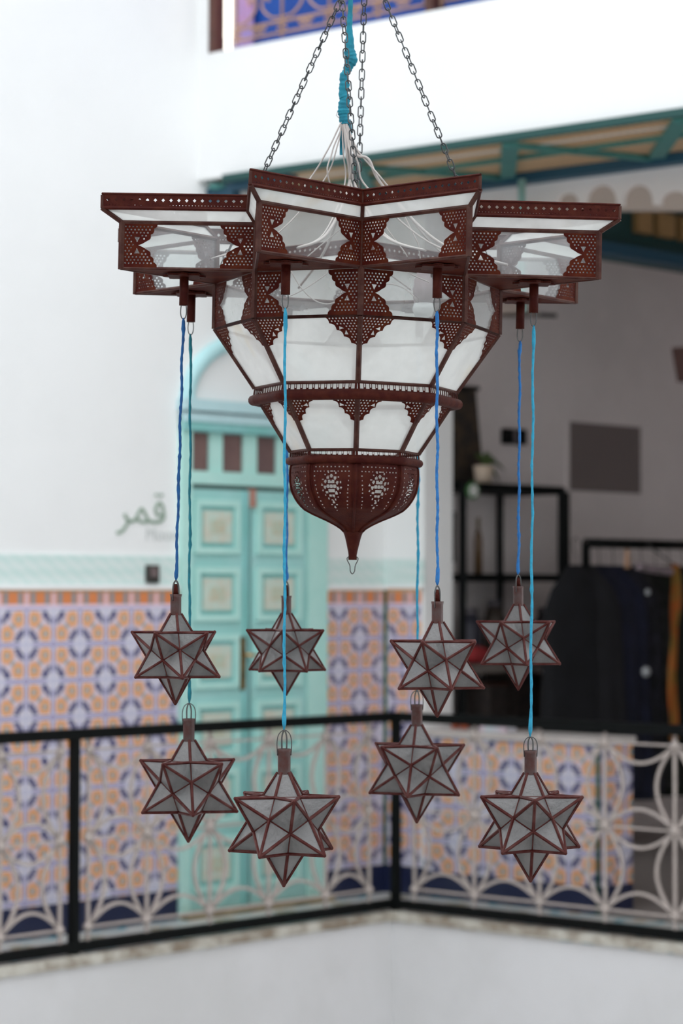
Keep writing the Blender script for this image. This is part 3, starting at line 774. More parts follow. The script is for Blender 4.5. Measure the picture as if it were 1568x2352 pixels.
for i, (px, col_) in enumerate(((1015, (.05, .035, .03)), (1080, (.03, .03, .045)), (1135, (.06, .045, .035)), (1190, (.035, .035, .03)), (1250, (.05, .045, .05)))):
    p = onshelf(px, z3 if px > 1062 else z4+.4, .2)
    if px < 1062: p = onshelf(px, z4, .2)
    h_ = .28+.05*(i % 3)
    t = thing('storage_jar', 'dim storage jar on the pale board, '+labs[i] if px > 1062 else 'dim storage jar on the lowest shelf at its left end', 'jar', p)
    part(t, 'jar_body', MB().lathe([(.001, 0), (.055, 0), (.07, h_*.3), (.066, h_*.7), (.04, h_*.88), (.001, h_*.88)], p, 16), mat('dim jar', col_, .5)); part(t, 'lid', MB().lathe([(.001, h_*.88), (.045, h_*.88), (.045, h_), (.001, h_)], p, 16), mat('dim lid', (.10, .09, .10), .5))
p = onshelf(1090, z3, .34)
o = MB().sphere(p+Vector((0, 0, .055)), .07, 16, 10, (1.3, 1, .8)).build('red_cushion', mat('red weave', (.42, .03, .035), .8, var=.4, scale=30)); tag(o, 'bright red bundle on the pale shelf board', 'cushion')
for i, (px, hh) in enumerate(((1110, .22), (1170, .3), (1235, .26))):
    p = onshelf(px, z4, .2)
    t = thing('dark_crate', ('left', 'middle', 'right')[i]+' one of three dark crates on the lowest shelf', 'crate', p)
    part(t, 'crate_body', MB().box(p+Vector((0, 0, hh/2)), (.17, .25, hh), RW), mat('dark crate', (.035, .028, .026), .7, color2=(.06, .045, .04), scale=20)); part(t, 'rim', MB().box(p+Vector((0, 0, hh)), (.18, .26, .02), RW), M['brown'])

# clothes rack with dark garments
CR = 8.55
def RK(px, y): return on_plane(px, y, NL, CR)
cr = thing('clothes_rack', 'black steel clothes rack full of dark garments in the shop', 'rack', Vector((RK(1450, 1345).x, RK(1450, 1345).y, 0)))
a = RK(1345, 1247); b_ = RK(1345, 1345); zR = a.z
rend = RK(1720, 1345)
part(cr, 'rail', MB().tube([Vector((a.x, a.y, zR)), Vector((rend.x, rend.y, zR))], .03, 8), M['black'])
for q in (a, rend):
    part(cr, 'upright', MB().tube([Vector((q.x, q.y, .04)), Vector((q.x, q.y, zR))], .026, 8), M['black'])
    part(cr, 'foot', MB().tube([Vector((q.x, q.y, .03))-NL.to_3d()*.28, Vector((q.x, q.y, .03))+NL.to_3d()*.28], .028, 8), M['black'])
gcols = [((.008, .009, .013), None, 'plain black robe at the left end of the rack'), ((.010, .010, .014), None, 'black coat second from the left on the rack'), ((.010, .013, .038), None, 'dark navy robe hanging between the black coats'),
         ((.012, .016, .045), None, 'navy coat with soft blue folds in the middle of the rack'), ((.009, .009, .014), (.03, .03, .05), 'black robe right of the navy coat'), ((.012, .014, .010), (.05, .05, .05), 'black dress with small white spots on the rack'),
         ((.016, .022, .010), (.010, .02, .008), 'dark green printed dress on the rack'), ((.018, .02, .010), None, 'olive black dress left of the orange scarf'), ((.012, .011, .010), None, 'black garment beside the orange scarf')]
for i, (c1, c2, lab) in enumerate(gcols):
    c1 = tuple(x*.42 for x in c1); c2 = c2 and tuple(x*.5 for x in c2)
    px = 1312+i*32
    q = RK(px, 1345) if i else RK(1322, 1345)
    q = Vector((q.x, q.y, 0)); zt = zR-.13; zl = .33+.03*((i*7) % 3)
    t = thing('garment', lab, 'garment', Vector((q.x, q.y, zt)), group=None)
    ax = (DL.to_3d()*.75-NL.to_3d()*.66).normalized() if i else (DL.to_3d()*.9-NL.to_3d()*.3).normalized()
    bx = Vector((-ax.y, ax.x, 0)); g = MB(); vs = []; fs = []; seg = 36; L = 14
    for j in range(L+1):
        f_ = j/L; z_ = zt-(zt-zl)*f_
        hw_ = .05+.15*min(1, f_*9)**.6 + .03*f_; th = .018+.016*min(1, f_*6)
        for k in range(seg):
            a_ = 2*PI*k/seg; fold = 1+.12*f_*math.sin(5*a_+i)+.07*f_*math.sin(9*a_+2*i)
            dz = -.05*abs(math.cos(a_))*(1-f_) if j else 0
            vs.append(q+ax*math.cos(a_)*hw_*fold+bx*math.sin(a_)*th*fold+Vector((0, 0, z_+dz)))
    for j in range(L):
        for k in range(seg): fs.append((j*seg+k, j*seg+(k+1) % seg, (j+1)*seg+(k+1) % seg, (j+1)*seg+k))
    fs.append(tuple(range(seg)))
    g.add(vs, fs, True)
    part(t, 'cloth', g, mat('garment cloth', c1, .9, color2=c2 or tuple(x*1.7 for x in c1), scale=7 if c2 is None else 14))
    hk = MB(); top_ = q+Vector((0, 0, zR+.03)); hk.tube(smooth_path([q+Vector((0, 0, zt-.01)), q+Vector((0, 0, zt+.05)), q+bx*.035+Vector((0, 0, zR)), top_, q-bx*.035+Vector((0, 0, zR+.0))], 5), .004, 6)
    part(t, 'hanger', hk, mat('hanger', (.20, .18, .17), .4, .4))
# scarf, shawl, tag
def RF(px, y): return on_plane(px, y, NL, CR-.25)
q = RF(1553, 1345)+NL.to_3d()*.25; t = thing('orange_scarf', 'orange and mustard scarf hanging at the right end of the rack', 'scarf', Vector((q.x, q.y, zR-.2))-NL.to_3d()*.2)
f = MB(); vs = []; fs = []
for j in range(21):
    f_ = j/20; z_ = zR-.12-1.05*f_
    for k in range(7): vs.append(Vector((q.x, q.y, z_))-NL.to_3d()*(.24+.015*math.sin(k*2.1+j*.4))+DL.to_3d()*((k-3)*.012*(1+.3*math.sin(j*.5))-f_*.03))
for j in range(20):
    for k in range(6): fs.append((j*7+k, j*7+k+1, j*7+k+8, j*7+k+7))
f.add(vs, fs, True); part(t, 'cloth', f, mat('orange print', (.52, .12, .02), .8, color2=(.24, .17, .03), scale=7))
part(t, 'loop', MB().tube([Vector((q.x, q.y, zR-.13))-NL.to_3d()*.24, Vector((q.x, q.y, zR))-NL.to_3d()*.03], .006, 6), M['wire'])
p0_, p1_ = RF(1464, 1300), RF(1540, 1313)
n_ = NL.to_3d()*.0
o = MB().tube(smooth_path([p0_-n_, (p0_+p1_)/2-n_+Vector((0, 0, -.005)), p1_-n_], 6), .024, 8).build('folded_shawl', mat('pink white print', (.42, .32, .38), .8, color2=(.12, .12, .10), scale=60)); tag(o, 'folded pink and white patterned shawl lying across the top of the garments', 'shawl')
q = RF(1440, 1285); o = MB().tube([q+Vector((0, 0, .06)), q-Vector((0, 0, .05))], [.012, .02], 8).build('wooden_tag', mat('tan tag', (.45, .27, .17), .6)); tag(o, 'tan wooden tag dangling over the dark garments', 'tag')
for (px, y, r_, lb) in ((1483, 1543, .026, 'white flower brooch low on the dark dresses'), (1487, 1360, .016, 'small grey lilac brooch high on the dark dresses')):
    q = RF(px, y); o = MB().sphere(q, r_, 12, 8, (1, 1, 1.2)).build('brooch', mat('brooch', (.40, .42, .44), .6)); tag(o, lb, 'brooch')

# wall lamp seen under the right point of the chandelier
p = BW(1180, 705, .35); t = thing('wall_lamp', 'shell shaped white wall lamp on a dark arm high on the shop wall', 'lamp', p)
f = MB().lathe([(.02, .03), (.10, .01), (.155, -.04), (.16, -.045), (.1, .0), (.02, .02)], p, 24); part(t, 'lamp_shade', f, mat('shell white', (.60, .52, .46), .6))
part(t, 'arm', MB().tube([BW(1275, 725, .3), BW(1215, 722, .32), p+Vector((0, 0, .02))], .014, 8), M['black'])
part(t, 'arm', MB().tube([BW(1215, 722, .32), BW(1215, 722, .0)], .014, 8), M['black'])

# wooden loft front with two amber openings, high in the shop
LP = 8.4
def LF(px, y): return on_plane(px, y, NL, LP)
def lfbox(mb, x0, x1, z0, z1, o0, o1):
    a, b_ = LF(x0, 1345), LF(x1, 1345); n3 = NL.to_3d(); q = [a+n3*o0, b_+n3*o0, b_+n3*o1, a+n3*o1]
    return mb.hexa([Vector((p.x, p.y, z0)) for p in q], [Vector((p.x, p.y, z1)) for p in q])
lt = struct(lfbox(MB(), 1330, 1750, LF(1500, 600).z, LF(1500, 462).z, .03, .2).build('trim_70', mat('dark loft paint', (.010, .06, .06), .6)))
zt_, zb_ = LF(1500, 485).z, LF(1500, 540).z
for (x0, x1) in ((1463, 1497), (1511, 1549), (1563, 1600)):
    struct(lfbox(MB(), x0, x1, zb_, zt_, -.012, .03).build('trim_%d' % (71+x0 % 7), mat('amber board', (.42, .25, .10), .6)))
struct(lfbox(MB(), 1330, 1750, LF(1500, 475).z, LF(1500, 458).z, -.05, .03).build('trim_80', mat('dark green rail', (.01, .075, .06), .5)))
struct(lfbox(MB(), 1330, 1750, LF(1500, 606).z, LF(1500, 580).z, -.08, .03).build('trim_81', M['navyteal']))
# slim painted rod hanging from the gallery ceiling
p = on_plane(1198, 390, NR, CR_WALL-.15)
o = MB().tube([Vector((p.x, p.y, 3.62)), Vector((p.x, p.y, 2.96))], .020, 8).build('hanging_rod', M['teal']); tag(o, 'slim turquoise rod hanging from the slatted gallery ceiling', 'rod')
# dark wooden bracket at the right edge
q = on_plane(1618, 830, NL, 8.0); t = thing('wooden_lantern_shelf', 'dark brown wooden bracket jutting in at the right edge', 'bracket', q)
part(t, 'board', MB().hexa([q+Vector((0, 0, -.11)), q+DL.to_3d()*.35+Vector((0, 0, -.11)), q+DL.to_3d()*.35+NL.to_3d()*.2+Vector((0, 0, -.11)), q+NL.to_3d()*.2+Vector((0, 0, -.11))],
    [q-DL.to_3d()*.055+Vector((0, 0, .09)), q+DL.to_3d()*.35+Vector((0, 0, .09)), q+DL.to_3d()*.35+NL.to_3d()*.2+Vector((0, 0, .09)), q-DL.to_3d()*.055+NL.to_3d()*.2+Vector((0, 0, .09))]), M['brown'])
part(t, 'hanging_wire', MB().tube([q+DL.to_3d()*.15+NL.to_3d()*.1+Vector((0, 0, .09)), Vector((q.x, q.y, 4.02))+DL.to_3d()*.15+NL.to_3d()*.1], .006, 6), M['wire'])
# ---------------------------------------------------------------- chandelier
DC = 4.5; PXM = DC/F                  # metres per pixel at the chandelier's axis
def hz(y, z=1.0):                    # height above the eye of a pixel row at a relative depth
    return DC*z*math.tan(math.atan((1176-y)/F)+PITCH)
axis = at(811, 1200, DC)
ch = thing('star_chandelier', 'large rusty eight pointed star chandelier with milky panes hanging in the court', 'chandelier', (0, 0, 0))
TILT = Matrix.Translation(axis) @ Matrix.Rotation(math.radians(.95), 4, 'Y') @ Matrix.Rotation(math.radians(.9), 4, 'Z') @ Matrix.Translation(Vector((0, 0, EYE.z-axis.z)))
ch.matrix_basis = TILT                # local z = height above the eye, local -y towards the viewer
def cp(name, mb, m, parent=None): return mb.build(name, m, parent or ch, True)
def pol(rho, deg, h): a = math.radians(deg); return Vector((rho*PXM*math.sin(a), -rho*PXM*math.cos(a), h))
H_RT, H_RB, H_BT, H_BB, H_K, H_C1 = .724, .700, .676, .589, .499, .383
R_RT, R_RN, R_BT, R_BN = 618, 353, 571, 326
TIPS = [22.5+45*i for i in range(8)]; NOTS = [45*i for i in range(8)]
faces = []                            # (left end, right end) seen from outside, as (rho factor key, angle)
for i in range(8):
    faces.append(((NOTS[i], 'n'), (TIPS[i], 't'))); faces.append(((TIPS[i], 't'), (NOTS[i]+45, 'n')))
def bp(e, h, rt=R_BT, rn=R_BN): return pol(rt if e[1] == 't' else rn, e[0], h)

def filled(name, outer, holes, m, th=.0008):
    """sheet metal with real holes: a filled 2-D curve turned into a mesh"""
    cu = bpy.data.curves.new(name, 'CURVE'); cu.dimensions = '2D'; cu.fill_mode = 'BOTH'; cu.extrude = th/2
    for pts in [outer]+holes:
        sp = cu.splines.new('POLY'); sp.points.add(len(pts)-1); sp.use_cyclic_u = True
        for i, p in enumerate(pts): sp.points[i].co = (p[0], p[1], 0, 1)
    o = bpy.data.objects.new('tmp', cu); COL.objects.link(o); bpy.context.view_layer.update()
    me = bpy.data.meshes.new_from_object(o.evaluated_get(bpy.context.evaluated_depsgraph_get()))
    bpy.data.objects.remove(o); bpy.data.curves.remove(cu)
    me.name = name; me.materials.clear(); me.materials.append(m)
    for p in me.polygons: p.use_smooth = False
    return me
def inside(p, poly):
    c = False; j = len(poly)-1
    for i in range(len(poly)):
        a, b_ = poly[i], poly[j]
        if (a[1] > p[1]) != (b_[1] > p[1]) and p[0] < (b_[0]-a[0])*(p[1]-a[1])/(b_[1]-a[1])+a[0]: c = not c
        j = i
    return c
def edged(p, poly):
    d = 9; j = len(poly)-1
    for i in range(len(poly)):
        a = Vector(poly[j]); b_ = Vector(poly[i]); ab = b_-a; t = max(0, min(1, (Vector(p)-a).dot(ab)/max(ab.length_squared, 1e-12)))
        d = min(d, (Vector(p)-a-ab*t).length); j = i
    return d
def ngon(c, r, n=6, rot=.3): return [(c[0]+r*math.cos(2*PI*k/n+rot), c[1]+r*math.sin(2*PI*k/n+rot)) for k in range(n)]
def lattice(poly, pitch, r, margin, avoid=()):
    out = []; xs_ = [p[0] for p in poly]; ys_ = [p[1] for p in poly]; row = 0; y = min(ys_)+margin
    while y < max(ys_)-margin*.5:
        x = min(xs_)+margin+(pitch/2 if row % 2 else 0)
        while x < max(xs_):
            if inside((x, y), poly) and edged((x, y), poly) > margin and all((Vector((x, y))-Vector(c)).length > q for c, q in avoid): out.append(ngon((x, y), r))
            x += pitch
        y += pitch*.82; row += 1
    return out
def scallop(p, q, n, amp, side=1, k=6):
    p = Vector(p); q = Vector(q); d = q-p; nrm = Vector((-d.y, d.x)).normalized()*side; out = []
    for i in range(n*k+1):
        f_ = i/(n*k); out.append(tuple(p+d*f_+nrm*amp*abs(math.sin(PI*f_*n))))
    return out
def fan(c, ang, r0, r1, n, spread):    # little triangular openings fanning out from a point
    out = []
    for i in range(n):
        a = ang+(i-(n-1)/2)*spread; h = spread*.36
        out.append([(c[0]+r0*math.cos(a), c[1]+r0*math.sin(a)), (c[0]+r1*math.cos(a+h), c[1]+r1*math.sin(a+h)), (c[0]+r1*math.cos(a-h), c[1]+r1*math.sin(a-h))])
    return out
def bracket(w_, h_, a, b_):            # side bracket of an upright pane: full height, cusp at mid height
    lo = scallop((a*w_, 0), (b_*w_*1.55, h_*.40), 3, h_*.035, -1)
    lo += scallop((b_*w_*1.5, h_*.405), (b_*w_, h_*.5), 1, h_*.012, -1)[1:]
    outer = [(0, 0)]+lo+[(x, h_-y) for x, y in reversed(lo[:-1])]+[(0, h_)]
    f1 = (b_*w_*.92, h_*.5)
    holes = fan(f1, math.radians(62), h_*.06, h_*.19, 2, math.radians(52)) + fan(f1, math.radians(-62), h_*.06, h_*.19, 2, math.radians(52))
    holes = [q for q in holes if all(inside(p, outer) and edged(p, outer) > .0008 for p in q)]
    av = [((sum(p[0] for p in q)/3, sum(p[1] for p in q)/3), h_*.10) for q in holes]
    holes += lattice(outer, .0070, .00185, .0042, av)
    return outer, holes
def spandrel(wt, dx, dy, slope):      # top corner piece of a tapering pane; origin at its corner, y down is negative
    pt = (wt*dx, 0); pb = (slope*dy, -dy)
    sc_ = scallop(pt, pb, 5, .0045, -1, 5)
    outer = [(0, 0)]+sc_
    holes = []
    c = ((pt[0]+pb[0])*.36, -dy*.36)
    ang = math.atan2(pt[1]-pb[1], pt[0]-pb[0])-PI/2
    fn = fan((c[0], c[1]), ang, .003, .0135, 3, math.radians(46))
    holes = [q for q in fn if all(inside(p, outer) and edged(p, outer) > .001 for p in q)]
    av = [((sum(p[0] for p in q)/3, sum(p[1] for p in q)/3), .0085) for q in holes]
    holes += lattice(outer, .0068, .00185, .0036, av)
    return outer, holes
def mirror(pts): return [(-x, y) for x, y in pts]
def frame_m(o_, X, Y):                # matrix with local x,y in the sheet's plane
    X = X.normalized(); N = X.cross(Y).normalized(); Y = N.cross(X)
    m_ = Matrix((X, Y, N)).transposed().to_4x4(); m_.translation = o_; return m_

# --- rim band with its row of holes, flared panes, box panes
a0, a1 = bp(faces[0][0], H_RB, R_RT, R_RN), bp(faces[0][1], H_RB, R_RT, R_RN)
RL = (a1-a0).length; RH = H_RT-H_RB+.004
holes = []; nx = int((RL-.02)/.0135)
for i in range(nx):
    cx = .012+(RL-.024)*i/(nx-1); holes.append(ngon((cx, RH*.56), .0034, 4, 0))
for i in range(int(RL/.006)-2):
    cx = .008+.006*i; holes.append(ngon((cx, RH*.22), .0010, 4, .78))
rim_me = filled('rim_band', [(0, 0), (RL, 0), (RL, RH), (0, RH)], holes, M['rust_dark'])
bw = (bp(faces[0][1], 0)-bp(faces[0][0], 0)).length; bh = H_BT-H_BB
ol, hl = bracket(bw, bh, .265, .125)
br_l = filled('filigree_bracket', ol, hl, M['rust']); br_r = filled('filigree_bracket', mirror(ol), [mirror(q) for q in hl], M['rust'])
for (L_, R_) in faces:
    p, q = bp(L_, H_RB, R_RT, R_RN), bp(R_, H_RB, R_RT, R_RN); X = q-p
    o = link('rim_band', rim_me, ch, True); o.matrix_basis = frame_m(p, X, Vector((0, 0, 1)))
    b0, b1 = bp(L_, H_BT), bp(R_, H_BT)
    cp('flared_pane', MB().add([b0, b1, q, p], [(0, 1, 2, 3)]), M['pane_rim'])
    c0, c1 = bp(L_, H_BB), bp(R_, H_BB)
    g = cp('box_pane', MB().add([c0, c1, b1, b0], [(0, 1, 2, 3)]), M['pane_clear'])
    n_ = (c1-c0).cross(b0-c0).normalized()*.0022
    o = link('filigree_bracket', br_l, g, True); o.matrix_basis = frame_m(c0+n_, c1-c0, b0-c0)
    o = link('filigree_bracket', br_r, g, True); m_ = frame_m(c1+n_, c1-c0, b0-c0); o.matrix_basis = m_
fr = MB(); up = Vector((0, 0, 1))
def came(mb, p, q, r=.0046, seg=6): mb.tube([p, q], r, seg, smooth=False)
for (L_, R_) in faces:
    came(fr, bp(L_, H_RB, R_RT, R_RN), bp(R_, H_RB, R_RT, R_RN), .0036)
    came(fr, bp(L_, H_RT+.003, R_RT, R_RN), bp(R_, H_RT+.003, R_RT, R_RN), .0022)
cp('rim_molding', fr, M['rust_dark'])
fr = MB()
for e in [f_[0] for f_ in faces]:
    came(fr, bp(e, H_RB, R_RT, R_RN), bp(e, H_BT), .005); came(fr, bp(e, H_BT+.002), bp(e, H_BB-.002), .0062)
    came(fr, bp(e, H_RB, R_RT, R_RN), bp(e, H_RT, R_RT, R_RN), .003)
for (L_, R_) in faces:
    came(fr, bp(L_, H_BT), bp(R_, H_BT), .0045); came(fr, bp(L_, H_BB), bp(R_, H_BB), .0036)
cp('box_frame', fr, M['came'])
# --- underside plates, flanges, hook tubes
HOOKS = []
R_H = 423; H_T = .527
for i in range(8):
    nl, tp, nr = pol(R_BN, NOTS[i], H_BB-.002), pol(R_BT, TIPS[i], H_BB-.002), pol(R_BN, NOTS[i]+45, H_BB-.002)
    pl = cp('underside_plate', MB().slab([nl, tp, nr], (0, 0, .002)), M['rust'])
    c = pol(R_H, TIPS[i], H_BB-.004); vs = [c+Vector((0, 0, -.004))]
    fl = MB(); n = 40; ring = []
    for k in range(n):
        a = 2*PI*k/n; r = .036+.005*math.cos(8*a); ring.append(c+Vector((r*math.cos(a), r*math.sin(a), 0)))
    fl.slab(ring, (0, 0, -.004)); cp('flange', fl, M['rust_dark'], pl)
    tb = cp('hook_tube', MB().tube([c, Vector((c.x, c.y, H_T))], .0088, 12), M['rust_dark'], pl)
    lp = MB(); z0 = H_T+.012; b_ = Vector((c.x, c.y, z0))
    lp.tube(smooth_path([b_+Vector((-.003, 0, 0)), b_+Vector((-.0055, 0, -.022)), b_+Vector((-.004, 0, -.034)), b_+Vector((0, 0, -.038)), b_+Vector((.004, 0, -.034)), b_+Vector((.0055, 0, -.022)), b_+Vector((.003, 0, 0))], 5), .0011, 6)
    cp('wire_hook', lp, M['wire'], pl)
    HOOKS.append((TIPS[i], TILT @ (b_+Vector((0, 0, -.036)))))
# --- octagonal body
def octa(rho, h, i): return pol(rho, 45*i, h)
def ring_panels(r0, h0, r1, h1, name, gmat, kind):
    c0, c1, b1, b0 = octa(r1, h1, 0), octa(r1, h1, 1), octa(r0, h0, 1), octa(r0, h0, 0)
    wt = (b1-b0).length; wb = (c1-c0).length; ht = ((b0+b1)/2-(c0+c1)/2).length
    if kind == 'box':
        ol, hl = bracket(wt, ht, .30, .13)
        A = filled('filigree_bracket', ol, hl, M['rust']); B = filled('filigree_bracket', mirror(ol), [mirror(q) for q in hl], M['rust'])
    else:
        sl = (wt-wb)/2/ht; ol, hl = spandrel(wt, kind[0], ht*kind[1], sl)
        A = filled('filigree_spandrel', ol, hl, M['rust']); B = filled('filigree_spandrel', mirror(ol), [mirror(q) for q in hl], M['rust'])
    for i in range(8):
        c0, c1, b1, b0 = octa(r1, h1, i), octa(r1, h1, i+1), octa(r0, h0, i+1), octa(r0, h0, i)
        g = cp(name, MB().add([c0, c1, b1, b0], [(0, 1, 2, 3)]), gmat)
        Y = ((b0+b1)-(c0+c1)); n_ = (c1-c0).cross(Y).normalized()*.0025
        if kind == 'box': la, lb = c0, c1
        else: la, lb = b0, b1
        o = link(A.name.split('.')[0], A, g, True); o.matrix_basis = frame_m(la+n_, c1-c0, Y)
        o = link(B.name.split('.')[0], B, g, True); o.matrix_basis = frame_m(lb+n_, c1-c0, Y)
R_C1, H_L0, R_L0, H_L1, R_L1 = 231, .362, 222, .2595, 145
ring_panels(326, H_BB-.004, 326, H_K, 'body_pane', M['pane_mid'], 'box')
ring_panels(326, H_K, R_C1, H_C1, 'upper_cone_pane', M['pane'], (.355, .50))
ring_panels(R_L0, H_L0, R_L1, H_L1, 'lower_cone_pane', M['pane'], (.42, .56))
for nm, r0, h0, r1, h1, w0 in (('body_frame', 326, H_BB, 326, H_K, .0066), ('cone_frame', 326, H_K, R_C1, H_C1, .0052), ('lower_frame', R_L0, H_L0, R_L1, H_L1, .0052)):
    fr = MB()
    for i in range(8):
        came(fr, octa(r0+1.5, h0, i), octa(r1+1.5, h1, i), w0); came(fr, octa(r0, h0, i), octa(r0, h0, i+1), .0035); came(fr, octa(r1, h1, i), octa(r1, h1, i+1), .0035)
    cp(nm, fr, M['came'])
# --- the two perforated rings
def perf_ring(rho, h, r, band_h, slots, nm):
    fr = MB(); n = 8
    # lower roll
    pts = [octa(rho, h, i) for i in range(8)]; P = []
    for i in range(8):
        for k in range(6): P.append(pts[i].lerp(pts[(i+1) % 8], k/6))
    fr.tube(P, r, 12, closed=True)
    g = cp(nm, fr, M['rust_dark'])
    a, b_ = octa(rho-3, h+r*.2, 0), octa(rho-3, h+r*.2, 1); w_ = (b_-a).length
    hs = []; cnt = slots
    for i in range(cnt):
        cx = .008+(w_-.016)*i/(cnt-1); wd_ = .0014 if i % 2 else .0036; hh = .22 if i % 2 else .36
        hs.append([(cx-wd_, band_h*(.5-hh)), (cx+wd_, band_h*(.5-hh)), (cx+wd_, band_h*(.5+hh)), (cx-wd_, band_h*(.5+hh))])
    me = filled('slotted_band', [(0, 0), (w_, 0), (w_, band_h), (0, band_h)], hs, M['rust_dark'])
    for i in range(8):
        a, b_ = octa(rho+1, h+r*.75, i), octa(rho+1, h+r*.75, i+1); o = link('slotted_band', me, g, True)
        mid = (a+b_)/2; inn = Vector((-mid.x, -mid.y, 0)).normalized()
        o.matrix_basis = frame_m(a+(b_-a).normalized()*0, b_-a, Vector((0, 0, 1))+inn*.15)
perf_ring(235, .3595, .0105, .0195, 23, 'upper_ring')
perf_ring(149, .2415, .0080, .0150, 15, 'lower_ring')
cp('ring_liner', MB().lathe([(214*PXM, .384), (214*PXM, .362)], (0, 0, 0), 24, False, False), M['liner'])
# --- bowl, pierced sheet metal
prof = [(1068, 143), (1076, 146), (1089, 147), (1112, 146), (1130, 142), (1145, 135), (1158, 126), (1170, 115), (1180, 97), (1187, 81), (1196, 60), (1205, 42), (1213, 29), (1221, 21)]
PR = [(r*PXM, hz(y)) for y, r in prof]
def prof_r(h):
    for (r0, h0), (r1, h1) in zip(PR[:-1], PR[1:]):
        if h0 >= h >= h1: return r0+(r1-r0)*(h0-h)/(h0-h1)
    return PR[0][0] if h > PR[0][1] else PR[-1][0]
HT_, HB_ = PR[0][1], PR[-1][1]
def lobed(a):                         # eight shallow lobes between the ribs
    k = (a/(PI/4)) % 1.0; x = abs(k-.5)*2
    return .972+.028*x**2 - .012*math.exp(-((x-.9)/.05)**2)
NA, NH = 560, 84
def hole(k, v):                       # k: 0..1 across a lobe, v: metres below the top
    u = (k-.5)
    for (hu, hv, hr) in MOTIF:
        if ((u-hu)*SEGW)**2+(v-hv)**2 < hr*hr: return True
    return False
SEGW = 147*PXM*2*PI/8
MOTIF = []
random.seed(11)
for k in range(9): MOTIF.append(((k-4)*.085, .010, .0016))
for k in range(13): MOTIF.append(((k-6)*.062, .0035, .0012))
for k in range(11): MOTIF.append(((k-5)*.075, .019, .0012))
for ri, n_, off in ((.0001, 1, 0), (.0085, 6, 0), (.0165, 11, .2), (.024, 16, .1)):
    for k in range(n_):
        a = 2*PI*k/n_+off; MOTIF.append((ri*math.cos(a)*.85/SEGW, .048+ri*math.sin(a)*1.2, .0037 if ri < .01 else (.0030 if ri < .02 else .0018)))
for (u_, v_, r_) in ((0, .082, .003), (-.06, .088, .002), (.06, .088, .002), (0, .095, .0026), (.0, .106, .0018)): MOTIF.append((u_, v_, r_))
for k in range(9):
    for sg in (-1, 1): MOTIF.append((sg*(.37-.006*k), .028+.0085*k, .0013))
vs = []; fs = []
arc = [0]
for i in range(1, 400):
    h0 = HT_+(HB_-HT_)*(i-1)/399; h1 = HT_+(HB_-HT_)*i/399; arc.append(arc[-1]+math.hypot(h1-h0, prof_r(h1)-prof_r(h0)))
Ltot = arc[-1]; hs_ = []
for j in range(NH+1):
    tgt = Ltot*j/NH; i = min(range(len(arc)), key=lambda q: abs(arc[q]-tgt)); hs_.append((HT_+(HB_-HT_)*i/399, tgt))
for h, v in hs_:
    r = prof_r(h)
    for k in range(NA):
        a = 2*PI*k/NA; rr = r*lobed(a); vs.append(Vector((rr*math.sin(a), -rr*math.cos(a), h)))
for j in range(NH):
    for k in range(NA):
        if hole(((k+.5)/NA*8) % 1.0, hs_[j][1]+Ltot/NH/2): continue
        fs.append((j*NA+k, j*NA+(k+1) % NA, (j+1)*NA+(k+1) % NA, (j+1)*NA+k))
bo = cp('pierced_bowl', MB().add(vs, fs, True), M['rust_dark'])
fr = MB()
for i in range(8):
    a = PI/4*i; fr.tube([Vector((prof_r(h)*1.002*math.sin(a), -prof_r(h)*1.002*math.cos(a), h)) for h, v in hs_[::4]], .0030, 6)
cp('bowl_rib', fr, M['rust_dark'], bo)
cp('bowl_liner', MB().lathe([(r*.84, h) for r, h in PR[1:-4]], (0, 0, 0), 32, True, False), M['liner'], bo)
cp('finial', MB().lathe([(21*PXM, hz(1219)), (22.5*PXM, hz(1223)), (19*PXM, hz(1232)), (15.5*PXM, hz(1246)), (11*PXM, hz(1266)), (9.5*PXM, hz(1275)), (9.8*PXM, hz(1286))], (0, 0, 0), 16), M['rust_dark'])
zl = hz(1278); k_ = PXM
lp = MB(); lp.tube(smooth_path([(x*k_, 0, hz(y)) for x, y in ((-8, 1279), (-12, 1281), (-12, 1287), (-6, 1299), (-4.5, 1312), (0, 1318), (5, 1312), (6.5, 1299), (12, 1287), (12, 1281), (8, 1279))], 5), .0011, 6)
cp('tip_hook', lp, M['wire'])

# --- chains (links alternate in direction)
def chain(P0, P1, n, sag=0.0):
    mb = MB(); P0 = Vector(P0); P1 = Vector(P1)
    pts = [P0.lerp(P1, i/n)-Vector((0, 0, sag*math.sin(PI*i/n))) for i in range(n+1)]
    for i in range(n):
        c = (pts[i]+pts[i+1])/2; T = (pts[i+1]-pts[i]); Lk = T.length/2*1.30; T.normalize()
        A = T.cross(Vector((0, 1, 0))).normalized(); B = T.cross(A).normalized()
        tw = .25*math.sin(i*1.7)
        W_ = (A*math.cos(tw)+B*math.sin(tw)) if i % 2 == 0 else (B*math.cos(tw+.35)+A*math.sin(tw+.35)); r = .0052; P = []
        for k in range(9): a = PI*k/8; P.append(c+T*(Lk-r)+T*math.sin(a)*r+W_*math.cos(a)*r)
        for k in range(9): a = PI*k/8; P.append(c-T*(Lk-r)-T*math.sin(a)*r-W_*math.cos(a)*r)
        mb.tube(P, .00125, 6, closed=True)
    return mb
TI = TILT.inverted()
topL = TI @ at(832, -140, DC); topR = TI @ at(822, -150, DC)
att = lambda d: pol(322, d, .606)
for (P0, P1, n) in ((att(-90), TI @ at(835, -120, DC), 42), (att(90), TI @ at(833, -125, DC), 42),
                    (att(0), TI @ at(776, -120, DC-.03), 38), (att(180), TI @ at(840, -120, DC+.03), 38)):
    if P0.y < -.1: P0 = att(0)
    cp('chain', chain(P0, P1, n), M['chain'])

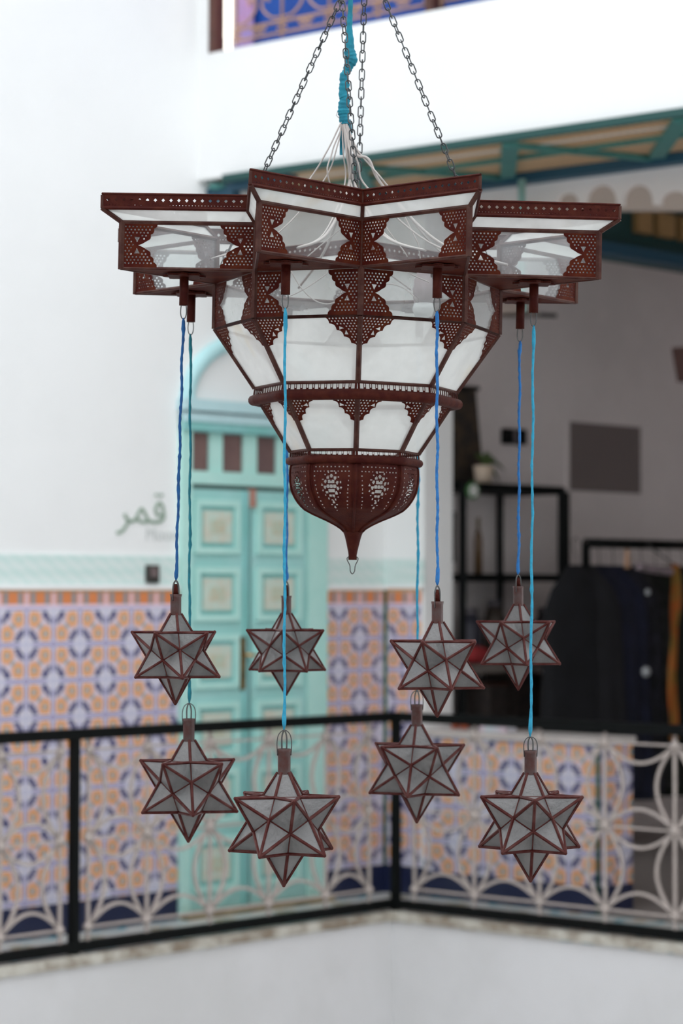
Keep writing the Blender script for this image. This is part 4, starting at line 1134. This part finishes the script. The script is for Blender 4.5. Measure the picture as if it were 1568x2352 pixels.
rc = TI @ at(808, -125, DC)
f = MB(); f.tube([rc+Vector((.030*math.cos(2*PI*k/24), .030*math.sin(2*PI*k/24), 0)) for k in range(24)], .0032, 8, closed=True)
f.tube([rc+Vector((-.030, 0, 0)), rc+Vector((0, 0, .06)), rc+Vector((.030, 0, 0))], .003, 8)
cp('top_ring', f, M['chain'])
rw_ = at(808, -125, DC); r0_ = TI @ (rw_+Vector((0, 0, .05))); r1_ = TI @ Vector((rw_.x, rw_.y, 6.86))
cp('hanging_rod', MB().tube([r0_, r1_], .004, 8), M['chain'])
struct(MB().box((0.1, DC, 6.93), (14.6, .12, .14)).build('trim_90', M['teal_d']))
# ---------------------------------------------------------------- electric cable
cb = thing('wrapped_cable', 'white lamp cables bundled in turquoise cloth hanging into the chandelier', 'cable', at(800, 150, DC))
pth = [(792, -4590, 4.5), (797, -2400, 4.5), (800, -1200, 4.5), (802, -400, 4.5), (803, -90, 4.5), (805, -20, 5), (804, 30, 6), (802, 60, 7), (803, 95, 9.5), (803, 120, 13), (806, 136, 15.5), (801, 150, 12), (796, 163, 9), (790, 176, 10.5), (791, 195, 12), (788, 215, 11), (792, 228, 12.5), (789, 244, 13), (789, 258, 14), (790, 270, 12), (791, 286, 11)]
P = smooth_path([at(x, y, DC) for x, y, r in pth], 6); rr = []
for i in range(len(P)):
    f_ = i/6; a = int(min(f_, len(pth)-1)); b_ = min(a+1, len(pth)-1); r = pth[a][2]+(pth[b_][2]-pth[a][2])*(f_-a)
    rr.append(r*PXM*(1+.07*math.sin(i*1.9)+.05*math.sin(i*.83)))
part(cb, 'cloth_wrap', MB().tube(P, rr, 14), M['cloth'])
f = MB(); n = 10; vs = []; fs = []
for j in range(n+1):
    y = 278+(356-278)*j/n; xc = 788-3.0*j/n
    for k in range(5): vs.append(at(xc+(k-2)*3.6*(1-.25*j/n), y, DC+.012+.003*math.sin(j*.9+k)))
for j in range(n):
    for k in range(4): fs.append((j*5+k, j*5+k+1, j*5+k+6, j*5+k+5))
f.add(vs, fs, True); f.tube([at(801, 275, DC), at(805, 300, DC+.005), at(806, 330, DC+.01)], [.004, .0035, .0015], 8)
part(cb, 'cloth_end', f, M['cloth'])
wires = [((781, 286), (752, 345), (709, 414), 22.5-90, .0018), ((783, 288), (776, 330), (741, 418), -67.5, .0016), ((782, 300), (762, 352), (757, 420), 157.5, .0018), ((786, 290), (788, 350), (791, 425), -22.5, .0018),
         ((790, 286), (796, 350), (801, 428), -22.5, .0034), ((794, 286), (806, 350), (808, 430), 22.5, .0028), ((795, 287), (803, 355), (817, 430), 22.5, .0030), ((796, 300), (822, 375), (844, 432), 67.5, .0022),
         ((817, 352), (846, 366), (880, 428), 67.5, .0034), ((818, 340), (850, 380), (888, 425), 112.5, .0022), ((789, 286), (799, 330), (806, 400), 202.5, .0030)]
for (a, b_, c, tip_, r) in wires:
    e = TILT @ pol(360, tip_, .62); p1 = at(c[0], c[1], DC-.015)
    pts = smooth_path([at(792, 272, DC), at(*a, DC-.006), at(*b_, DC-.012), p1, p1.lerp(e, .45)-Vector((0, 0, .04)), e], 8)
    part(cb, 'wire', MB().tube(pts, r*.85, 8), M['cable'])
for (a, b_, c, d) in (((668, 622), (700, 690), (745, 712), (775, 690)), ((762, 620), (735, 640), (700, 668), (660, 682)), ((870, 655), (915, 645), (940, 668), (958, 690)), ((930, 622), (945, 632), (965, 640), (985, 648)), ((885, 520), (900, 545), (925, 570), (935, 590)), ((705, 590), (740, 560), (790, 520), (812, 500))):
    part(cb, 'wire', MB().tube(bez(at(*a, DC-.1), at(*b_, DC-.1), at(*c, DC-.1), at(*d, DC-.1), 16), .0013, 6), M['cable'])
o = MB().tube([at(x, y, DC-.005) for x, y in ((781, 262), (774, 258), (772, 265), (777, 270), (782, 267))], .0008, 6).build('wire_loop', M['cable'], cb)
bl = thing('light_bulb', 'white lamp bulb in its socket inside the chandelier body', 'bulb', at(972, 700, DC+.02))
sx = at(972, 740, DC+.02); zt = at(972, 640, DC+.02).z
o = MB().lathe([(.001, .0), (.018, .0), (.021, .012), (.021, .03), (.019, .034), (.019, .048), (.014, .052), (.014, .06), (.001, .06)], Vector((sx.x, sx.y, at(972, 697, DC+.02).z)), 20); part(bl, 'socket', o, M['socket'])
o = MB().lathe([(.001, -.028), (.017, -.026), (.022, -.012), (.019, .0), (.001, .0)], Vector((sx.x, sx.y, at(972, 697, DC+.02).z)), 20); part(bl, 'glass_bulb', o, M['bulb'])
part(bl, 'lamp_cord', MB().tube([Vector((sx.x, sx.y, at(972, 646, DC+.02).z)), at(960, 560, DC+.01), at(900, 440, DC)], .0016, 6), M['cable'])

# ---------------------------------------------------------------- hanging star lanterns
PHI = (1+5**.5)/2
def star_geo():                       # small stellated dodecahedron with one point straight down
    # icosahedron apexes
    A = [Vector((0, 0, 1))]; s5 = 1/5**.5; c5 = 2/5**.5
    for k in range(5): a = 2*PI*k/5; A.append(Vector((c5*math.sin(a), -c5*math.cos(a), s5)))
    for k in range(5): a = 2*PI*(k+.5)/5; A.append(Vector((c5*math.sin(a), -c5*math.cos(a), -s5)))
    A.append(Vector((0, 0, -1)))
    edge = min((A[0]-A[i]).length for i in range(1, 12)); tri = []
    for i in range(12):
        for j in range(i+1, 12):
            for k in range(j+1, 12):
                if all(abs((A[x]-A[y]).length-edge) < 1e-4 for x, y in ((i, j), (j, k), (i, k))): tri.append((i, j, k))
    # inner vertices: in the small stellated dodecahedron every inner vertex lies along an icosahedron face centre
    # radius so that apex edges run straight on through them
    d = (A[1]-A[3]); 
    V = []
    for t_ in tri:
        c = (A[t_[0]]+A[t_[1]]+A[t_[2]]).normalized(); V.append(c)
    # straight lines between apexes two apart cross at inner vertices: radius from a line-line crossing
    best = None
    import itertools
    p, q = A[1], A[4] if (A[1]-A[4]).length > edge*1.2 else A[3]
    rad = None
    for c in V:
        # distance of line pq to ray c
        u = (q-p).normalized(); w0 = p; a_ = u.dot(c); dn = 1-a_*a_
        s_ = (w0.dot(c)-a_*w0.dot(u))/dn; t2 = (a_*w0.dot(c)-w0.dot(u))/dn
        dist = ((c*s_)-(p+u*t2)).length
        if dist < 1e-3 and s_ > .1: rad = s_
    V = [c*rad for c in V]
    fcs = []; ridges = []; valleys = set()
    for i in range(12):
        own = [k for k, t_ in enumerate(tri) if i in t_]
        for k in own: ridges.append((i, k))
        for x in own:
            for y in own:
                if x < y and len(set(tri[x]) & set(tri[y])) == 2: fcs.append((i, x, y)); valleys.add((x, y))
    return A, V, fcs, ridges, valleys
AP, IV, SF, SR, SV = star_geo()
def make_star(R, tube_top=1.21):
    """template meshes: glass, frame, neck, loop"""
    g = MB(); cut = .87
    up_ridge = {}
    NR_ = .0118 if R > .1 else .0105
    top_ring = {k: (IV[k]*R).lerp(AP[0]*R, 0) for k in range(len(IV))}
    def topcut(k):                    # where the upper point is cut for the neck
        a = AP[0]*R; b_ = IV[k]*R; f_ = 1-NR_/max(1e-6, math.hypot(b_.x, b_.y)); return b_.lerp(a, f_)
    for (i, x, y) in SF:
        if i == 0: g.add([IV[x]*R, IV[y]*R, topcut(y), topcut(x)], [(0, 1, 2, 3)])
        else: g.add([AP[i]*R, IV[x]*R, IV[y]*R], [(0, 1, 2)])
    fr = MB(); rw = .0032 if R > .1 else .0028
    for (i, k) in SR:
        a = AP[i]*R if i else topcut(k); fr.tube([IV[k]*R, a], [rw, rw*.95], 6, smooth=False)
    for (x, y) in SV: fr.tube([IV[x]*R, IV[y]*R], rw*.5, 6, smooth=False)
    for i in range(1, 12): fr.sphere(AP[i]*R*.992, rw*1.15, 8, 6)
    zc = topcut(0 if 0 in [k for i, k in SR if i == 0] else [k for i, k in SR if i == 0][0]).z
    zt = R*tube_top
    nk = MB(); nk.lathe([(NR_*1.02, zc-.003), (NR_*.98, zc+.004), (NR_*.98, zt-.006), (NR_*1.12, zt), (NR_*.92, zt), (NR_*.86, zc)], (0, 0, 0), 18, True, False)
    seam = MB()
    return g.mesh('glass_facets', M['pane_star']), fr.mesh('frame', M['star_came']), nk.mesh('neck', M['neck']), zt, NR_
BIG = make_star(.1116); SMALL = make_star(.0942)
def star(px, pyc, zrel, phi, big, ymat, ytop, ybot, hook_i, label, group, rtwist=1.0, lean=(0, 0)):
    tp = BIG if big else SMALL
    c = at(px, pyc, DC*zrel)
    t = thing('star_lantern', label, 'lantern', c, (math.radians(lean[0]), math.radians(lean[1]), math.radians(phi)), group)
    link('glass_facets', tp[0], t, True); link('frame', tp[1], t, True); link('neck', tp[2], t, True)
    bpy.context.view_layer.update(); MI = t.matrix_world.inverted()
    zt, nr = tp[3], tp[4]
    # wire loop over the neck
    top = at(px, ybot, DC*zrel); Hl = max(.012, min(.042, (top-c).z-zt+.004))
    lp = MB(); lw = nr*1.05
    q = [Vector((-lw, 0, zt-.012)), Vector((-lw*1.08, 0, zt+Hl*.35)), Vector((-lw*.78, 0, zt+Hl*.8)), Vector((0, 0, zt+Hl)), Vector((lw*.78, 0, zt+Hl*.8)), Vector((lw*1.08, 0, zt+Hl*.35)), Vector((lw, 0, zt-.012))]
    wl = lp.tube(smooth_path(q, 6), .0010, 6).build('wire_loop', M['wire'], t, True)
    wl.rotation_euler = (0, 0, -math.radians(phi)+(.2 if big else 1.1))
    lw2 = MB(); lw2.tube(smooth_path([(-.004, 0, zt-.01), (-.0045, 0, zt+Hl*.6), (0, 0, zt+Hl*.98), (.0045, 0, zt+Hl*.6), (.004, 0, zt-.01)], 5), .0015, 6)
    o = lw2.build('inner_wire', M['wire'], t, True); o.rotation_euler = (0, 0, -math.radians(phi)-.2)
    if not big:
        sp = MB().lathe([(.0058, zt-.002), (.004, zt+.012), (.0022, zt+Hl*.75)], (0, 0, 0), 10); sp.build('spire', M['rust_dark'], t, True)
    # cord from the hook to the loop
    hookp = HOOKS[hook_i][1]; pt = at(px, ytop, DC*zrel); loop_top = c+Vector((0, 0, zt+Hl))
    hp = Vector(hookp); rnd = random.Random(int(px)*31+hook_i)
    cx_t = hp; n = 70; pts = []; rs = []
    for i in range(n+1):
        f_ = i/n; p = cx_t.lerp(loop_top, f_); wob = .0009
        p += Vector((math.sin(i*.41+hook_i)*wob+rnd.uniform(-.0004, .0004), rnd.uniform(-.0004, .0004), 0)); pts.append(p)
        r = .0026*(1+.14*math.sin(i*2.4)+rnd.uniform(-.08, .12))
        e = min(i, n-i)
        if e < 5: r *= 1+.55*math.exp(-((e-2.2)/1.4)**2) if e > 0 else .5
        if rnd.random() < .05: r *= 1.35
        rs.append(r)
    cd = MB().tube([MI @ p for p in pts], rs, 8).build('cord', ymat, t, True)
    return t
GS, GL = 'short hung star lanterns', 'long hung star lanterns'
# hook indices follow TIPS: 0=22.5 (front right) 1=67.5 2=112.5 3=157.5 4=202.5 5=247.5 6=292.5 7=337.5 (front left)
star(403, 1503, .9693, -23, False, M['deepblue'], 735, 1338, 6, 'small star lantern on a dark blue cord, leftmost of all the stars', GS)
star(657, 1493, 1.0741, -4, False, M['blue'], 700, 1340, 4, 'small star lantern hanging behind the cyan cord in front of the turquoise door', GS)
star(1004, 1526, .9259, -21, False, M['blue'], 716, 1350, 0, 'small star lantern on a bright blue cord, just below and right of the bowl', GS)
star(1190, 1476, 1.0307, -29, False, M['blue'], 782, 1325, 2, 'small star lantern on a bright blue cord hanging highest, before the dark shop', GS)
star(433, 1805, 1.0307, -27, True, M['tealyarn'], 772, 1620, 5, 'large star lantern on a teal cord, leftmost of the large stars', GL)
star(652, 1892, .9259, 12, True, M['cyan'], 700, 1682, 7, 'large star lantern on a cyan cord, lowest of all, before the turquoise door', GL)
star(957, 1766, 1.0741, 23, True, M['cyan'], 800, 1590, 3, 'large star lantern on a cyan cord beside the corner post of the railing', GL)
star(1218, 1888, .9693, 0, True, M['cyan'], 752, 1697, 1, 'large star lantern on a cyan cord before the tiled counter, rightmost of the large stars', GL)
